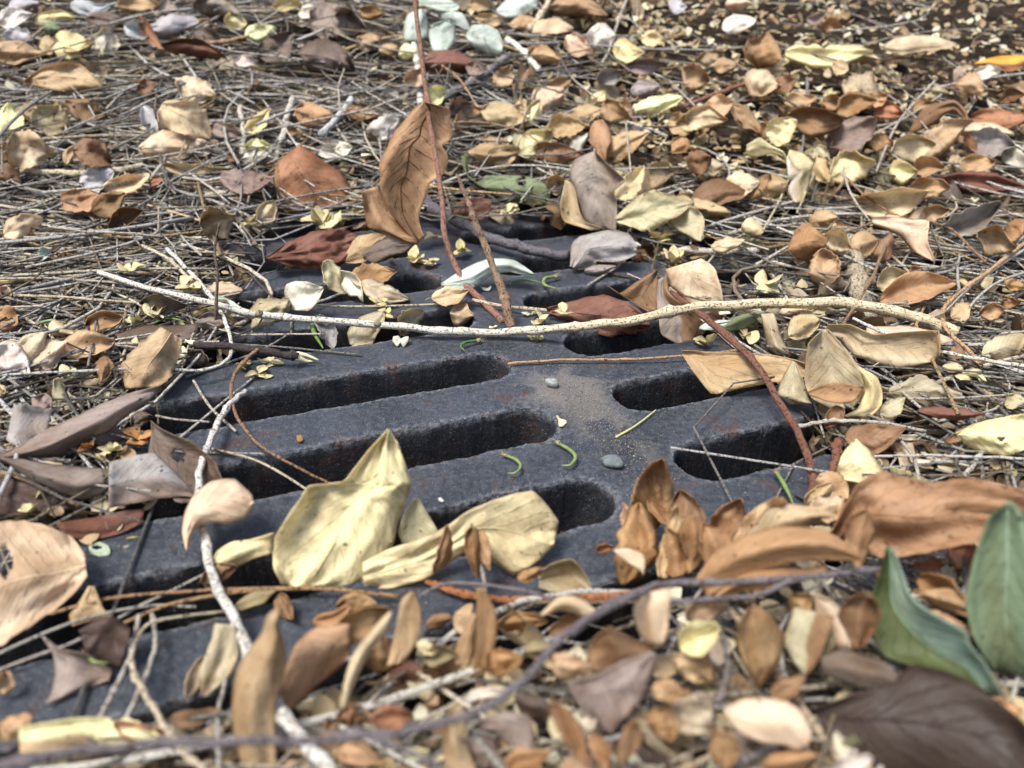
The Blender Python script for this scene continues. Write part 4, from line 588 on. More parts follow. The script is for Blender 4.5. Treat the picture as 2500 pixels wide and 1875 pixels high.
TW = [
 ('D','bluedark',22,22,'dark bluish brown twig lying on the back bars',[(890,415,6),(960,465,5),(1050,510,5),(1130,534,5),(1226,553,4)],'dark fallen twig'),
 ('D',(126,82,60),13,18,'curved rust coloured stem hanging over the right slots',[(1448,632,14),(1500,670,18),(1560,715,20),(1640,795,16),(1690,880,11),(1730,950,8),(1754,1020,5),(1752,1090,3),(1718,1140,2)],'curved rust stem'),
 ('D',(132,84,60),20,18,'short rust stem end beside the curved rust stem',[(1812,955,4),(1805,985,4),(1798,1020,3)],None),
 ('D','white',11,16,'upper piece of the whitish knobbly twig on the front left bars',[(530,846,5),(497,873,6),(462,930,7),(437,1000,8),(428,1068,8)],None),
 ('D','white',16,34,'lower whitish knobbly twig running to the bottom edge',[(430,1090,8),(440,1160,8),(463,1255,7),(500,1322,9),(535,1400,12),(570,1470,12),(625,1560,13),(690,1640,13),(730,1700,12)],'whitish knobbly twig'),
 ('D','white',6,9,'thin white twig curving round in a hook left of the grate',[(-20,812,6),(180,801,7),(340,797,8),(430,800,7),(480,785,7),(500,758,8),(494,715,8),(470,660,8),(420,598,7),(360,538,7)],'thin white hooked twig'),
 ('D','darktwig',15,17,'snapped dark twig with pale green split ends',[(418,745,8),(500,750,9),(570,758,8),(645,772,5)],'snapped dark twig'),
 ('D',(128,112,92),7,5,'thin brown stem rising upright from the snapped dark twig',[(464,748,None,.318),(465,690,None,.322),(470,600,None,.327),(464,540,None,.333),(474,480,None,.338)],None),
 ('D','brown',9,5,'thin brown stem trailing from the snapped twig over two slots',[(556,755,9),(515,795,7),(499,850,6),(515,905,5),(560,960,4),(640,1008,3),(718,1047,2)],'thin brown trailing stem'),
 ('D','gstraw',6,6,'short grey stem crossing the second left slot',[(418,822,3),(455,880,3),(510,932,2)],None),
 ('D','straw',6,5,'short beige stem across the third left bar',[(440,965,3),(540,990,2),(600,1018,2),(662,1057,1)],None),
 ('D','rusttan',6,5,'thin tan straw lying straight across the centre rib',[(1097,786,1),(1200,778,2),(1320,777,2),(1450,771,3),(1592,757,3)],'straight tan straw'),
 ('D','straw',5,5,'thin beige stem in front of the back slots',[(560,655,6),(760,662,5),(950,657,4),(1010,650,4)],None),
 ('D','straw',8,7,'beige stem under the upright stub',[(1020,648,3),(1090,662,3),(1160,668,3),(1190,672,3)],None),
 ('D','white',6,10,'thin white twig on the khaki leaf at the right',[(1842,688,14),(1950,735,12),(2060,765,10),(2140,780,9),(2240,795,9)],'thin white twig at the right'),
 ('D','gstraw',10,7,'grey beige stalk lying over the rust stem bend',[(1722,922,9),(1780,911,9),(1870,910,8),(2000,930,6)],None),
 ('D','white',6,6,'thin straight white straw above the long rust leaf',[(1868,986,10),(2000,984,9),(2110,987,9),(2240,992,8)],None),
 ('D','rusttan',8,9,'curved tan stem at the right edge by the speckled branch end',[(2240,505,10),(2150,575,10),(2075,630,10),(2038,670,9),(2045,712,8),(2090,755,7),(2120,790,6)],None),
 ('D','brown',7,6,'thin brown stem crossing the speckled branch at the right',[(1930,490,12),(1888,590,14),(1835,680,12),(1790,735,9)],None),
 ('D',(158,146,122),34,38,'thick short grey stick at the right behind the branch',[(1835,520,4),(1848,580,3),(1862,650,2),(1872,715,1)],'thick grey stick'),
 ('D','purple',22,16,'purple grey twig sweeping across the foreground',[(-60,1662,44),(200,1618,44),(400,1604,43),(600,1600,43),(800,1588,42),(920,1568,42),(1050,1528,40),(1150,1450,38),(1210,1380,36),(1290,1325,32),(1400,1275,26)],'purple foreground twig'),
 ('D','purple',18,12,'purple twig continuing right beside the arched ochre leaf',[(1230,1370,35),(1330,1300,28),(1440,1262,21),(1560,1258,20),(1700,1248,20),(1900,1232,18)],None),
 ('D','purple',16,14,'small purple side twig at the bottom edge',[(800,1592,42),(870,1620,42),(960,1662,42),(1010,1700,42)],None),
 ('D','gstraw',8,8,'thin grey twig rising beside the curled cream leaf',[(1013,1140,12),(1030,1190,12),(1045,1250,11),(1052,1320,9)],None),
 ('D','purple',8,9,'thin grey purple twig over the orange stem',[(905,1290,10),(960,1262,12),(1040,1262,13),(1150,1280,14),(1240,1310,16)],None),
 ('D','orange',14,22,'glossy orange brown stem lying along the front slot',[(915,1252,2),(990,1280,3),(1080,1294,3),(1200,1296,3),(1330,1288,4),(1440,1272,5)],'glossy orange stem'),
 ('D','ochre',8,7,'thin ochre straw arching over the front left slot',[(110,1325,3),(240,1292,5),(400,1278,5),(520,1272,5),(685,1268,4)],None),
 ('D','ochre',9,9,'thicker ochre stalk below the thin ochre straw',[(258,1350,3),(360,1308,4),(470,1285,5),(560,1275,5),(700,1272,4),(860,1288,3)],None),
 ('7','gstraw',24,18,'grey straw slanting up from the left edge in front',[(-60,960,4),(200,840,4),(480,730,5),(760,660,5),(1000,630,4),(1240,640,3)],None),
 ('7','gstraw',26,22,'grey straw at the left edge below the slanting one',[(-60,1060,2),(200,960,3),(400,890,3),(560,820,3)],None),
 ('7','gstraw',22,20,'straight grey stalk crossing the front left slot',[(750,710,3),(900,625,4),(1100,530,4),(1290,435,3)],None),
 ('7','gstraw',34,30,'grey stalk standing over the near left bar',[(620,1360,6),(690,1230,7),(780,1060,8),(840,900,8),(880,690,7)],'grey stalk at the near left'),
 ('7','straw',34,40,'cream stalk bending down to the bottom edge',[(830,960,9),(850,1060,9),(920,1200,10),(1010,1340,12),(1140,1530,14),(1330,1710,14)],'bending cream stalk'),
 ('7','straw',28,20,'beige stalk looping right from the bending cream stalk',[(830,960,9),(870,830,8),(960,740,8),(1180,695,6),(1420,670,4)],None),
 ('7','gstraw',34,28,'brownish grey stalk right of the grey stalk in front',[(780,1390,6),(870,1200,7),(940,1030,7),(985,850,6),(960,690,5)],None),
 ('7','gstraw',30,26,'grey stalk at the bottom left of the tall tan leaf',[(1390,1700,6),(1375,1520,6),(1380,1300,5),(1430,1080,4)],None),
 ('2','white',42,36,'short whitish stick left of the thin reddish stem',[(520,660,4),(512,520,5),(500,400,5),(480,250,4)],None),
 ('2','purple',46,40,'purple grey stick slanting behind the tall upright leaf',[(600,650,4),(760,570,5),(920,470,5),(1080,350,4)],'purple grey stick'),
 ('2','white',40,34,'white broken stick below the mint leaf cluster',[(1070,245,5),(1150,310,6),(1220,380,6),(1275,440,5)],'white broken stick'),
 ('2','straw',38,30,'beige stick at the top edge right of the mint leaves',[(1205,190,6),(1270,110,7),(1340,0,7),(1370,-60,6)],None),
 ('2','gstraw',16,18,'thin grey stem curving up to the top edge',[(1670,400,8),(1710,330,9),(1745,220,9),(1790,90,9),(1840,-40,9)],None),
 ('2','rusttan',12,10,'thin orange stem arching beside the reddish stem',[(550,368,9),(650,410,10),(760,490,11),(850,620,9),(940,760,7)],None),
 ('2','rusttan',9,9,'thin tan stem branching right from the reddish stem',[(590,792,20),(750,772,20),(950,780,18),(1180,840,14),(1375,972,9)],None),
 ('2','white',12,12,'thin white straw arching in front of the greyish mauve leaf',[(665,1155,5),(850,1085,9),(1050,1052,11),(1250,1048,12),(1500,1082,12),(1680,1150,9),(1765,1225,6)],'arching white straw'),
 ('1','gstraw',40,34,'upright grey stick left of the domed rust leaf',[(1855,615,8),(1825,720,7),(1780,880,6),(1740,1030,4)],None),
 ('1','gstraw',30,30,'short grey stick left of the upright grey stick',[(1518,675,7),(1535,780,7),(1540,880,6),(1530,990,5)],None),
 ('1','bluegrey',46,40,'pale bluish stick above the domed rust leaf',[(2230,630,7),(2140,740,7),(2030,850,6)],None),
 ('1','straw',42,34,'long beige stalk lying level at the left',[(70,1085,4),(300,1095,5),(560,1095,5),(760,1070,5),(905,1045,4)],'level beige stalk'),
 ('1','straw',30,26,'short beige stalk left of the domed rust leaf',[(1300,1230,4),(1440,1225,5),(1595,1205,4)],None),
 ('1','rusttan',22,18,'orange tan curved stem at the upper left',[(1040,300,6),(1200,270,8),(1400,265,8),(1580,225,7)],None),
 ('3',(150,104,78),30,26,'rust brown stick slanting on the right bank',[(-30,700,6),(90,660,7),(220,605,7),(330,565,7),(455,520,6)],'slanting rust stick'),
 ('3','purple',16,20,'upright mauve grey stalk on the right bank',[(832,490,12),(828,640,10),(815,820,8),(795,975,6)],None),
 ('3','gstraw',16,14,'straight grey stem slanting through the right bank leaves',[(1265,1090,8),(1330,930,10),(1400,785,10),(1500,660,9),(1640,510,8)],None),
 ('3','gstraw',14,14,'straight grey stem under the arching brown leaf',[(1170,900,8),(1330,810,9),(1480,730,9),(1680,600,8)],None),
 ('3','straw',14,14,'tan stalk leaning below the yellow green leaf',[(525,1505,5),(590,1390,7),(650,1280,8),(725,1110,7)],None),
 ('3','brown',13,16,'long brown stem running down the right bank',[(1085,1130,10),(1190,1230,11),(1300,1310,11),(1450,1382,11),(1600,1400,11),(1740,1450,10),(1850,1550,9),(1960,1660,8)],None),
 ('3','gstraw',14,12,'thin grey stem crossing the long brown stem',[(1055,1020,10),(1085,1170,11),(1140,1280,10),(1230,1400,8)],None),
 ('3','gstraw',22,18,'grey stalk lying behind the tan leaves at the right',[(225,1425,5),(400,1370,6),(560,1325,6),(745,1275,5)],None),
 ('3','white',16,14,'white twig at the right edge above the pale tip leaf',[(1875,798,10),(1980,830,11),(2090,880,11),(2220,960,10)],None),
 ('6','gstraw',44,40,'grey split stalk lying flat behind the peach leaf',[(-30,28,3),(150,32,4),(330,38,4),(520,30,4)],None),
 ('6','gstraw',22,20,'short white ended stem on the back right bars',[(505,120,4),(600,70,5),(720,0,5)],None),
 ('6','gstraw',18,18,'grey stem at the far right by the curved tan stem',[(1700,420,8),(1850,270,9),(2040,130,9),(2230,10,9)],None),
 ('6','gstraw',18,18,'grey stem arching low at the far right',[(1800,480,8),(1900,340,9),(2040,230,9),(2230,160,9)],None),
 ('6','gstraw',18,16,'grey stem below the rolled cream leaf',[(1480,970,6),(1700,965,7),(1950,955,7),(2230,930,7)],None),
 ('6','gstraw',22,20,'short grey stem slanting under the khaki oval leaf',[(1380,870,6),(1500,985,6),(1660,1110,5)],None),
 ('6','gstraw',30,26,'short grey stick by the long rust leaf',[(1830,1450,6),(1880,1390,6),(1940,1305,6)],None),
 ('6','gstraw',22,22,'pale hooked stem right of the pointed cream leaf',[(1430,1240,6),(1500,1330,7),(1530,1430,7),(1545,1530,5)],None),
 ('9','purple',36,30,'purple twig at the right below the arched leaf',[(-60,610,20),(200,590,20),(500,570,20),(720,480,20),(950,430,19),(1300,400,16)],None),
 ('9','purple',40,34,'short purple stem hanging in the right foreground',[(270,1250,10),(310,1120,11),(330,1000,12),(300,850,12)],None),
 ('4','straw',20,18,'beige stalk lying level in the left straw',[(90,315,6),(400,325,6),(640,345,6),(880,362,5)],None),
 ('4','straw',24,20,'beige stalk slanting down to the pale twig',[(900,0,6),(1060,80,7),(1200,210,7),(1330,320,6)],None),
 ('4','darktwig',12,10,'short dark stem left of the tan torn leaf',[(380,595,8),(500,650,8),(620,690,7),(760,712,6)],None),
 ('4','gstraw',16,16,'grey stem lying in the second slot at the left',[(985,1075,1),(1120,1100,1),(1330,1115,1)],None),
 ('4','ochre',16,14,'ochre straw over the dark leaf at the left edge',[(-30,1430,4),(150,1480,5),(330,1570,4),(495,1645,3)],None),
]
for tl, c, w0, w1, lab, pts, land in TW:
    thick = TILE[tl][2]*max(w0, w1) > 11
    fine = c in ('gstraw', 'straw', 'ochre') and not thick
    nm = 'stick' if thick and ('stick' in lab) else 'straw_stem' if fine else 'twig'
    twig(tl, pts, w0, w1, c, lab, nm, k=10 if thick else 7, rough=.12 if thick else .06, knots=not fine, cat='straw' if fine else 'twig', n=max(20, 12*len(pts)))
    if land:
        m = pts[len(pts)//2]; LAND.append((np.array(src(tl, m[0], m[1])), land))
# split pale ends of the snapped twig
sn = [o for o in COL.objects if o.get('label', '').startswith('snapped dark twig')][0]; A = np.array(sn.location)
for pts in ([(640,766,5.2),(664,768,4),(688,778,2)], [(420,742,8),(408,738,8),(400,735,8)], [(640,772,5),(660,779,3),(675,781,2)]):
    s3 = np.array([hit(*src('D', a, b), z*.001)[0] for a, b, z in pts]); V, F, C, U = tube(crom(s3, 8), np.linspace(.0013, .0004, 8), 6, jit('lime'), rough=.3, seed=4)
    link('split_end', mesh('split_end', V-A, quads(F), C, U, mat=M_PLANT), sn)
# ------------------------------------------------------------------ small things: pods, blossoms, pebbles, sand
def hook(t, pts, w0, lab, lift=1.0, hair=True, colr=(112,130,74)):
    s = TILE[t][2]; P = np.array([hit(*src(t, a, b), .001*lift+.0008)[0] for a, b in pts]); n = 22; Q = crom(P, n); Q[:, 2] += .0009*np.sin(np.linspace(0, 3.1, n)); dep = (Q-CAM)@FV
    R = (np.sin(np.linspace(.75, 3.0, n))**.7)*w0*s*.36*dep/FPX*(1+.12*wav(np.arange(n)*.9, 0, len(pts)+int(w0), 4, 1.)); A = Q[0]
    root = link('seed_pod', None, loc=A); root.empty_display_size = .002; tag(root, lab, 'seed pod', 'green hooked seed pods')
    V, F, C, U = tube(Q, R, 8, np.array(lin(colr))); link('pod', mesh('pod', V-A, quads(F), C, U, mat=M_PLANT), root)
    r0 = R[3]; d = Q[0]-Q[2]; d /= np.linalg.norm(d)
    V, F, C, U = tube([Q[1], Q[0]+d*r0, Q[0]+d*r0*2.6], [r0*1.1, r0*1.5, r0*.6], 7, jit('olive'), rough=.25, seed=len(pts)); link('calyx', mesh('calyx', V-A, quads(F), C, U, mat=M_BARK), root)
    if hair:
        for _ in range(7):
            e = d*random.uniform(.5, 1)+RN.normal(0, .6, 3); e[2] = abs(e[2])*.5; e /= np.linalg.norm(e); a = Q[0]+d*r0*1.5; L = random.uniform(3, 7)*r0
            V, F, C, U = tube([a, a+e*L*.5, a+e*L-np.array([0, 0, L*.15])], [r0*.14, r0*.11, r0*.05], 4, jit('khaki')); link('filament', mesh('filament', V-A, quads(F), C, U, mat=M_BARK), root)
hook('5', [(1395,1250),(1465,1300),(1502,1350),(1470,1396),(1412,1390)], 34, 'green hooked pod nearest the blue grey stone on the grate')
hook('5', [(1060,1325),(1130,1365),(1155,1410),(1122,1446),(1072,1440)], 30, 'green hooked pod left of the other on the front bar')
hook('5', [(885,600),(815,618),(778,645),(805,668)], 26, 'dark green curled pod just below the branch fork', colr=(72,104,44))
hook('5', [(1375,195),(1312,215),(1306,255),(1385,272)], 34, 'green curled pod lying on the back right bar')
hook('5', [(1092,230),(1190,226),(1290,236)], 26, 'straight green pod on the bar behind the branch', colr=(96,124,56))
hook('4', [(848,785),(925,732),(1030,712),(1092,735),(1114,780)], 44, 'large bright green pod arching over the tan torn leaf', lift=7, colr=(132,160,74))
hook('4', [(1978,470),(1988,560),(2045,650)], 40, 'green pod hanging into the slot under the branch', lift=1, hair=False, colr=(90,120,44))
hook('4', [(975,492),(1060,468),(1175,482)], 26, 'thin green pod on the dull purple leaf', lift=3)
hook('4', [(250,490),(330,485),(425,492)], 28, 'green pod in the straw at the left', lift=5, hair=False)
hook('2', [(690,1400),(740,1375),(820,1385)], 22, 'green pod on the dark fallen twig', lift=7, hair=False)
hook('7', [(540,930),(600,1000),(690,995)], 30, 'yellow green pod on the mauve leaf in front', lift=5)
hook('7', [(805,205),(850,212),(892,200)], 14, 'tiny yellow green stalk on the left bar', hair=False, lift=.5, colr=(160,160,60))
hook('6', [(640,1440),(690,1540),(745,1640)], 40, 'frayed green pod beside the lower rust stem', lift=3)
def petal(c, size, colr, up, seed):
    r = np.random.default_rng(seed); n, m = 6, 5; u, v = np.meshgrid(np.linspace(0, 1, n), np.linspace(-1, 1, m), indexing='ij')
    w = np.maximum(np.sin(math.pi*np.clip(u, .03, .97)**.8)**.7, .05)*.42; x = u; y = v*w; z = .35*r.uniform(-1, 1)*u*u+.5*r.uniform(-.6, 1)*(v*w)**2*4+.06*wav(u*5, v*4, seed)
    P = np.stack([x, y, z], -1).reshape(-1, 3)*size; a = r.uniform(0, 6.28); b = r.uniform(-.2, .9) if up else r.uniform(-.15, .3)
    Rz = np.array([[math.cos(a), -math.sin(a), 0], [math.sin(a), math.cos(a), 0], [0, 0, 1]]); Ry = np.array([[math.cos(b), 0, -math.sin(b)], [0, 1, 0], [math.sin(b), 0, math.cos(b)]])
    P = P@Ry.T@Rz.T+c; i, j = np.meshgrid(np.arange(n-1), np.arange(m-1), indexing='ij'); F = np.stack([i*m+j, i*m+j+1, (i+1)*m+j+1, (i+1)*m+j], -1).reshape(-1, 4)
    N = np.tile(np.array([0, 0, size*.02]), (len(P), 1)); V = np.vstack([P, P-N]); U = np.stack([u, (v+1)/2], -1).reshape(-1, 2)
    per = list(range(m))+[q*m+m-1 for q in range(1, n)]+[(n-1)*m+q for q in range(m-2, -1, -1)]+[q*m for q in range(n-2, 0, -1)]; k = n*m
    S = np.array([(b_, a_, a_+k, b_+k) for a_, b_ in zip(per, np.roll(per, -1))]); C = np.tile(jit(colr, .08), (2*k, 1)); return V, np.vstack([F, F[:, ::-1]+k, S]), C, np.vstack([U, U])
PET = (232, 220, 170)
def blossom(t, x, y, wz, lab, npet=4, colr=PET, lift=.8, calyx=True, up=True, name='withered_blossom'):
    A = hit(*src(t, x, y), lift*.001)[0]; s = ((A-CAM)@FV)/FPX*TILE[t][2]*wz
    root = link(name, None, loc=A); root.empty_display_size = .002; tag(root, lab, 'blossom', 'withered cream blossoms')
    for q in range(npet):
        SEED[0] += 1; V, F, C, U = petal(np.array([0, 0, .0004])+RN.normal(0, s*.1, 3)*np.array([1, 1, .3]), s*random.uniform(.45, .65), colr, up, SEED[0]); link('petal', mesh('petal', V, F, C, U, mat=M_LEAF), root)
    if calyx:
        e = RN.normal(0, 1, 3); e[2] = .3; e /= np.linalg.norm(e); V, F, C, U = tube([e*-s*.1, e*s*.15, e*s*.4], [s*.07, s*.05, s*.02], 6, jit('olive')); link('calyx', mesh('calyx', V, quads(F), C, U, mat=M_PLANT), root)
B = [('4',960,430,190,'withered blossom heap on the dull purple leaf',6,4),('4',850,490,130,'withered blossom at the left of the dull purple leaf',4,3),('4',1200,260,170,'dry blossom tangle in the straw above the pale twig',5,7),('4',820,160,140,'dry blossom in the straw at the far left',4,7),
 ('4',890,1230,190,'dry orange cream blossom on the pale curled leaf flap',6,5),('4',560,1280,120,'cream blossom left of the orange cream one',4,4),('4',700,1300,130,'flattened cream blossom between the curled mauve leaves',5,3),('4',640,1355,90,'small cream petals at the fold of the mauve leaf',3,3),
 ('4',1545,765,130,'yellowish blossom below the snapped twig end',4,1),('4',1640,815,130,'papery blossom on the bar below the snapped twig',5,1),('4',1715,740,130,'cream blossom under the split twig end',4,1),('4',245,1310,80,'single dry petal on the mauve leaf flap',2,4),('4',430,830,130,'brown tinged blossom crumbs left of the torn tan leaf',4,4),
 ('4',790,590,70,'yellow petal on the dull purple leaf',2,2),('4',840,630,120,'cream petals below the dull purple leaf',3,2),('A',860,250,300,'large cream blossom cluster on the crumpled red leaf',9,14),('A',1690,570,200,'blossom heap in the middle of the back bars',7,1),('A',1850,590,170,'blossom crumbs right of the heap on the back bars',6,1),
 ('A',2110,490,180,'yellow green blossom beside the reddish stem',5,2),('A',1880,370,150,'blossom below the foot of the tall upright leaf',5,1),('A',600,640,110,'yellowish petals below the crumpled red leaf',3,1),('A',700,610,100,'pale yellow petal curl below the crumpled red leaf',2,1),('A',1500,570,100,'cream petal right of the purple scrap',2,1),
 ('A',1400,950,150,'yellowed blossom hanging on the thin beige stem',4,5),('A',1450,1060,130,'yellow blossom below the thin beige stem',4,2),('A',220,240,140,'pale buds in the straw behind the grate',4,6),('A',1150,170,170,'yellowish petals between the tall and rust leaves',4,1),
 ('5',1230,430,120,'white petals on the rib behind the branch',3,1),('5',1290,490,140,'olive petal crumbs behind the branch fork',5,1),('5',1440,430,140,'dry petals on the rolled reddish leaf',4,12),('5',1255,595,110,'dry petals just under the branch fork',4,.6),('5',980,520,60,'petal left of the branch fork',2,.6),
 ('6',425,580,130,'cream blossom right of the rust stem',4,2),('6',190,620,150,'two tone blossom left of the rust stem',4,1),('6',1800,790,190,'cream petal curls at the right edge litter',5,5),('6',560,250,190,'dry blossom at the back right corner of the bars',5,4),('6',1440,380,90,'white petal on the speckled branch',2,10),
 ('7',735,155,120,'cream petal scrap on the left bar',2,.6),('7',200,30,150,'pale blossom scrap in the dark leaf hollow',4,2),('2',1075,1345,140,'whitish green blossom behind the back bars',5,2),('B',1350,340,110,'white petal on the crumpled grey leaf',2,6),('B',1550,280,170,'yellow green petals right of the crumpled grey leaf',6,4),('B',1640,430,170,'fresh blossom at the back right of the bars',5,3),
 ('3',310,300,110,'white fresh blossom high on the right bank',3,8),('8',1270,920,170,'yellowish blossom in the foreground hollow',4,2),('8',570,880,150,'cream green petal in the foreground shade',2,3),('9',1440,270,110,'yellow stamen tuft under the rust leaf',4,8),('T','',0,0,0,0,0)]
for b in B:
    if b[0] == 'T': continue
    t, x, y, wz, lab, n, lf = b; blossom(t, x, y, wz, lab, n, lift=lf, colr=(236,236,212) if 'white' in lab else (214,160,92) if 'orange' in lab else (226,214,150) if 'yellow' in lab else PET)
# loose pale petals on bare iron
def flatpetal(t, st, colr, lab, lift=.5, tilt=15, holes=(), nu=14, nv=9, name='petal'):
    o = trace(t, colr, st, lab, name=name, tilt=tilt, lift=lift, cr=.06, edge=-.15, nu=nu, nv=nv, holes=holes, small=True, ej=.06); o['category'] = 'petal'; return o
flatpetal('5', [(345,600,350,575),(375,640,385,570),(395,612,397,590),(415,645,425,575),(445,600,447,575)], (240,238,214), 'white butterfly shaped petal on the bar below the branch', tilt=35)
flatpetal('5', [(1382,1075,1390,1075),(1395,1100,1410,1095),(1398,1140,1445,1105),(1425,1143,1448,1120)], (238,228,190), 'small cream petal at the tip of the second slot')
flatpetal('7', [(560,260,570,285),(590,235,590,310),(640,228,640,318),(680,250,685,312),(698,280,696,298)], (196,214,188), 'pale green petal with a dark hole on the left bar', holes=[(612,264,32,14)], nu=22, nv=15)
flatpetal('5', [(635,1600,640,1612),(650,1592,655,1620),(668,1612,666,1620)], (236,232,220), 'tiny white petal in front of the third slot')
flatpetal('5', [(895,250,905,262),(920,280,925,265),(955,285,950,268),(972,262,965,252)], (240,238,224), 'white curved petal behind the broken stub', tilt=30)
flatpetal('4', [(1875,1200,1880,1235),(1900,1195,1895,1240),(1918,1220,1915,1230)], (190,140,80), 'tiny orange brown scrap on the third bar', lift=.8, tilt=30)
# short needle
twig('5', [(1758,1212,.4),(1850,1160,1.2),(1930,1105,1.4),(2012,1040,.8)], 16, 10, (176,176,112), 'short green beige needle lying by the right slot', 'needle', knots=False, mat=M_PLANT, cat='needle')
def pebble(t, x, y, wz, hz, colr, lab, seed):
    A = hit(*src(t, x, y), 0)[0]; s = ((A-CAM)@FV)/FPX*TILE[t][2]; n, m = 9, 14; th, ph = np.meshgrid(np.linspace(0, math.pi, n), np.linspace(0, 2*math.pi, m, endpoint=False), indexing='ij')
    d = np.stack([np.sin(th)*np.cos(ph), np.sin(th)*np.sin(ph), np.cos(th)], -1); f = np.sign(d)*np.abs(d)**.8
    rr = 1+.30*wav(d[..., 0]*2.2+d[..., 2], d[..., 1]*2.2, seed, 4, 1.); V = f*rr[..., None]*np.array([wz*s/2, wz*s*.36, hz*s*.62]); V[..., 2] += hz*s*.5; V = V.reshape(-1, 3)
    i, j = np.meshgrid(np.arange(n-1), np.arange(m), indexing='ij'); F = np.stack([i*m+j, (i+1)*m+j, (i+1)*m+(j+1) % m, i*m+(j+1) % m], -1).reshape(-1, 4)
    o = link('pebble', mesh('pebble', V, F, np.tile(lin(colr), (len(V), 1)), mat=M_STONE, smooth=False), loc=A); tag(o, lab, 'pebble', 'pebbles on the grate')
pebble('5', 1355, 888, 84, 42, (140,142,138), 'small rounded light grey pebble on the centre rib', 3)
pebble('5', 1742, 1392, 140, 52, (98,106,108), 'angular blue grey stone on the centre rib near the front', 8)
pebble('5', 1400, 1238, 12, 8, (170,170,160), 'tiny pale grit stone near the green hooked pods', 5)
LAND.append((np.array(src('5', 1742, 1365)), 'blue grey stone'))
# ------------------------------------------------------------------ uncountable litter
def join(parts, name, mat, label, cat=None, kind='stuff'):
    V, F, C, U, n = [], [], [], [], 0
    for v, f, c, u in parts: V.append(v); F.append(f+n); C.append(c); U.append(u); n += len(v)
    o = link(name, mesh(name, np.vstack(V), np.vstack(F), np.vstack(C), np.vstack(U), mat=mat)); tag(o, label, cat, kind=kind); return o
BARE0 = BARE
FRONT = np.array([(150, 1180), (1400, 1150), (1480, 1240), (1300, 1330), (980, 1400), (760, 1470), (420, 1530), (-300, 1600), (-300, 1380)], float)*2500/2212
def bare(px, py):
    return bare_in(px, py, BARE0) | bare_in(px, py, FRONT)
def bare_in(px, py, BARE):
    ins = np.zeros(len(px), bool)
    for i in range(len(BARE)):
        a, b = BARE[i], BARE[(i+1) % len(BARE)]; ins ^= ((a[1] > py) != (b[1] > py)) & (px < (b[0]-a[0])*(py-a[1])/(b[1]-a[1]+1e-12)+a[0])
    return ins
def straw_w(px, py):        # how strawy a place is
    w = np.where(px < 1250, 1., np.clip(1-(px-1250)/700, .5, 1)); w = np.where(py < 260, w*.5, w); w = np.where((px > 1600) & (py < 420), .10, w); w = np.where((py > 1150), .12, w); w = np.where((px < 950) & (py > 180) & (py < 1000), 1.3, w); return w/1.3
def strawset(n, seed, zlo, zhi, lenr, wr, sides=4, seg=6):
    r = np.random.default_rng(seed); px = r.uniform(-690, 3190, n*3); py = r.uniform(-40, 2050, n*3); k = (r.uniform(0, 1, n*3) < straw_w(px, py)) & ~bare(px, py); px, py = px[k][:n], py[k][:n]
    P = hit(px, py); out = []
    for i in range(len(px)):
        L = r.uniform(*lenr)*(1 if P[i, 1] < .6 else 1.25); a = r.normal(0, .55) if r.uniform() < .62 else r.uniform(0, math.pi); t = np.linspace(-.5, .5, seg); cv = r.normal(0, .28)*L; d = np.array([math.cos(a), math.sin(a)]); nn = np.array([-d[1], d[0]])
        xy = P[i, :2]+np.outer(t*L, d)+np.outer(cv*(4*t*t-.5), nn); base = surf(xy[:, 0], xy[:, 1]); sl = r.normal(0, .045)*L
        z = base*.5+base.mean()*.5+r.uniform(zlo, zhi)+sl*t+r.uniform(0, .06)*L*(.25-t*t)
        z = np.maximum(z, .0012)
        e = np.column_stack([xy, z])[[0, 1, -2, -1]]-CAM; ed_ = e@FV
        if bare(e@cx/ed_*FPX+1250, 937.5-e@cy/ed_*FPX).any() and r.uniform() < .97: continue
        rad = r.uniform(*wr)*np.linspace(1, r.uniform(.6, 1), seg)
        c = np.array(lin([(210,206,196),(212,202,180),(196,195,192),(150,136,114),(226,222,210),(176,150,112)][r.choice(6, p=[.28,.2,.2,.14,.1,.08])]))*(r.uniform(.85, 1.1) if r.uniform() < .45 else r.uniform(.22, .55))
        out.append((np.column_stack([xy, z]), rad, c))
    return out
lo = strawset(4850, 21, -.011, .004, (.06, .20), (.0004, .0008))
join([tube(p, q, 4, c, cap=False) for p, q, c in lo], 'straw_litter', M_BARK, 'tangled dry straw under the leaves')
hi = strawset(400, 33, .000, .005, (.08, .20), (.0006, .0011), seg=9)
hi = [h_ for h_ in hi if abs((h_[0][4]-CAM)@cx/((h_[0][4]-CAM)@FV)*FPX) < 1300][:240]
for p, q, c in hi:
    c = np.clip(c*(1.0 if c.mean() > .35 else 1.8), 0, .72); V, F, C, U = tube(p, q, 6, c); A = p[len(p)//2]; o = link('straw_stem', mesh('straw_stem', V-A, quads(F), C, U, mat=M_BARK), loc=A); r = A-CAM; dd = r@FV
    sx, sy = r@cx/dd*FPX+1250, 937.5-r@cy/dd*FPX; tag(o, None, 'straw', 'single straws lying on the litter'); AUTO.append((o, np.array([sx, sy]), '', 'pale' if c.mean() > .42 else 'brownish', 'long' if np.linalg.norm(p[0]-p[-1]) > .11 else 'short', 'steep' if abs(p[-1]-p[0])[0] < abs(p[-1]-p[0])[1] else 'level', 'straw'))
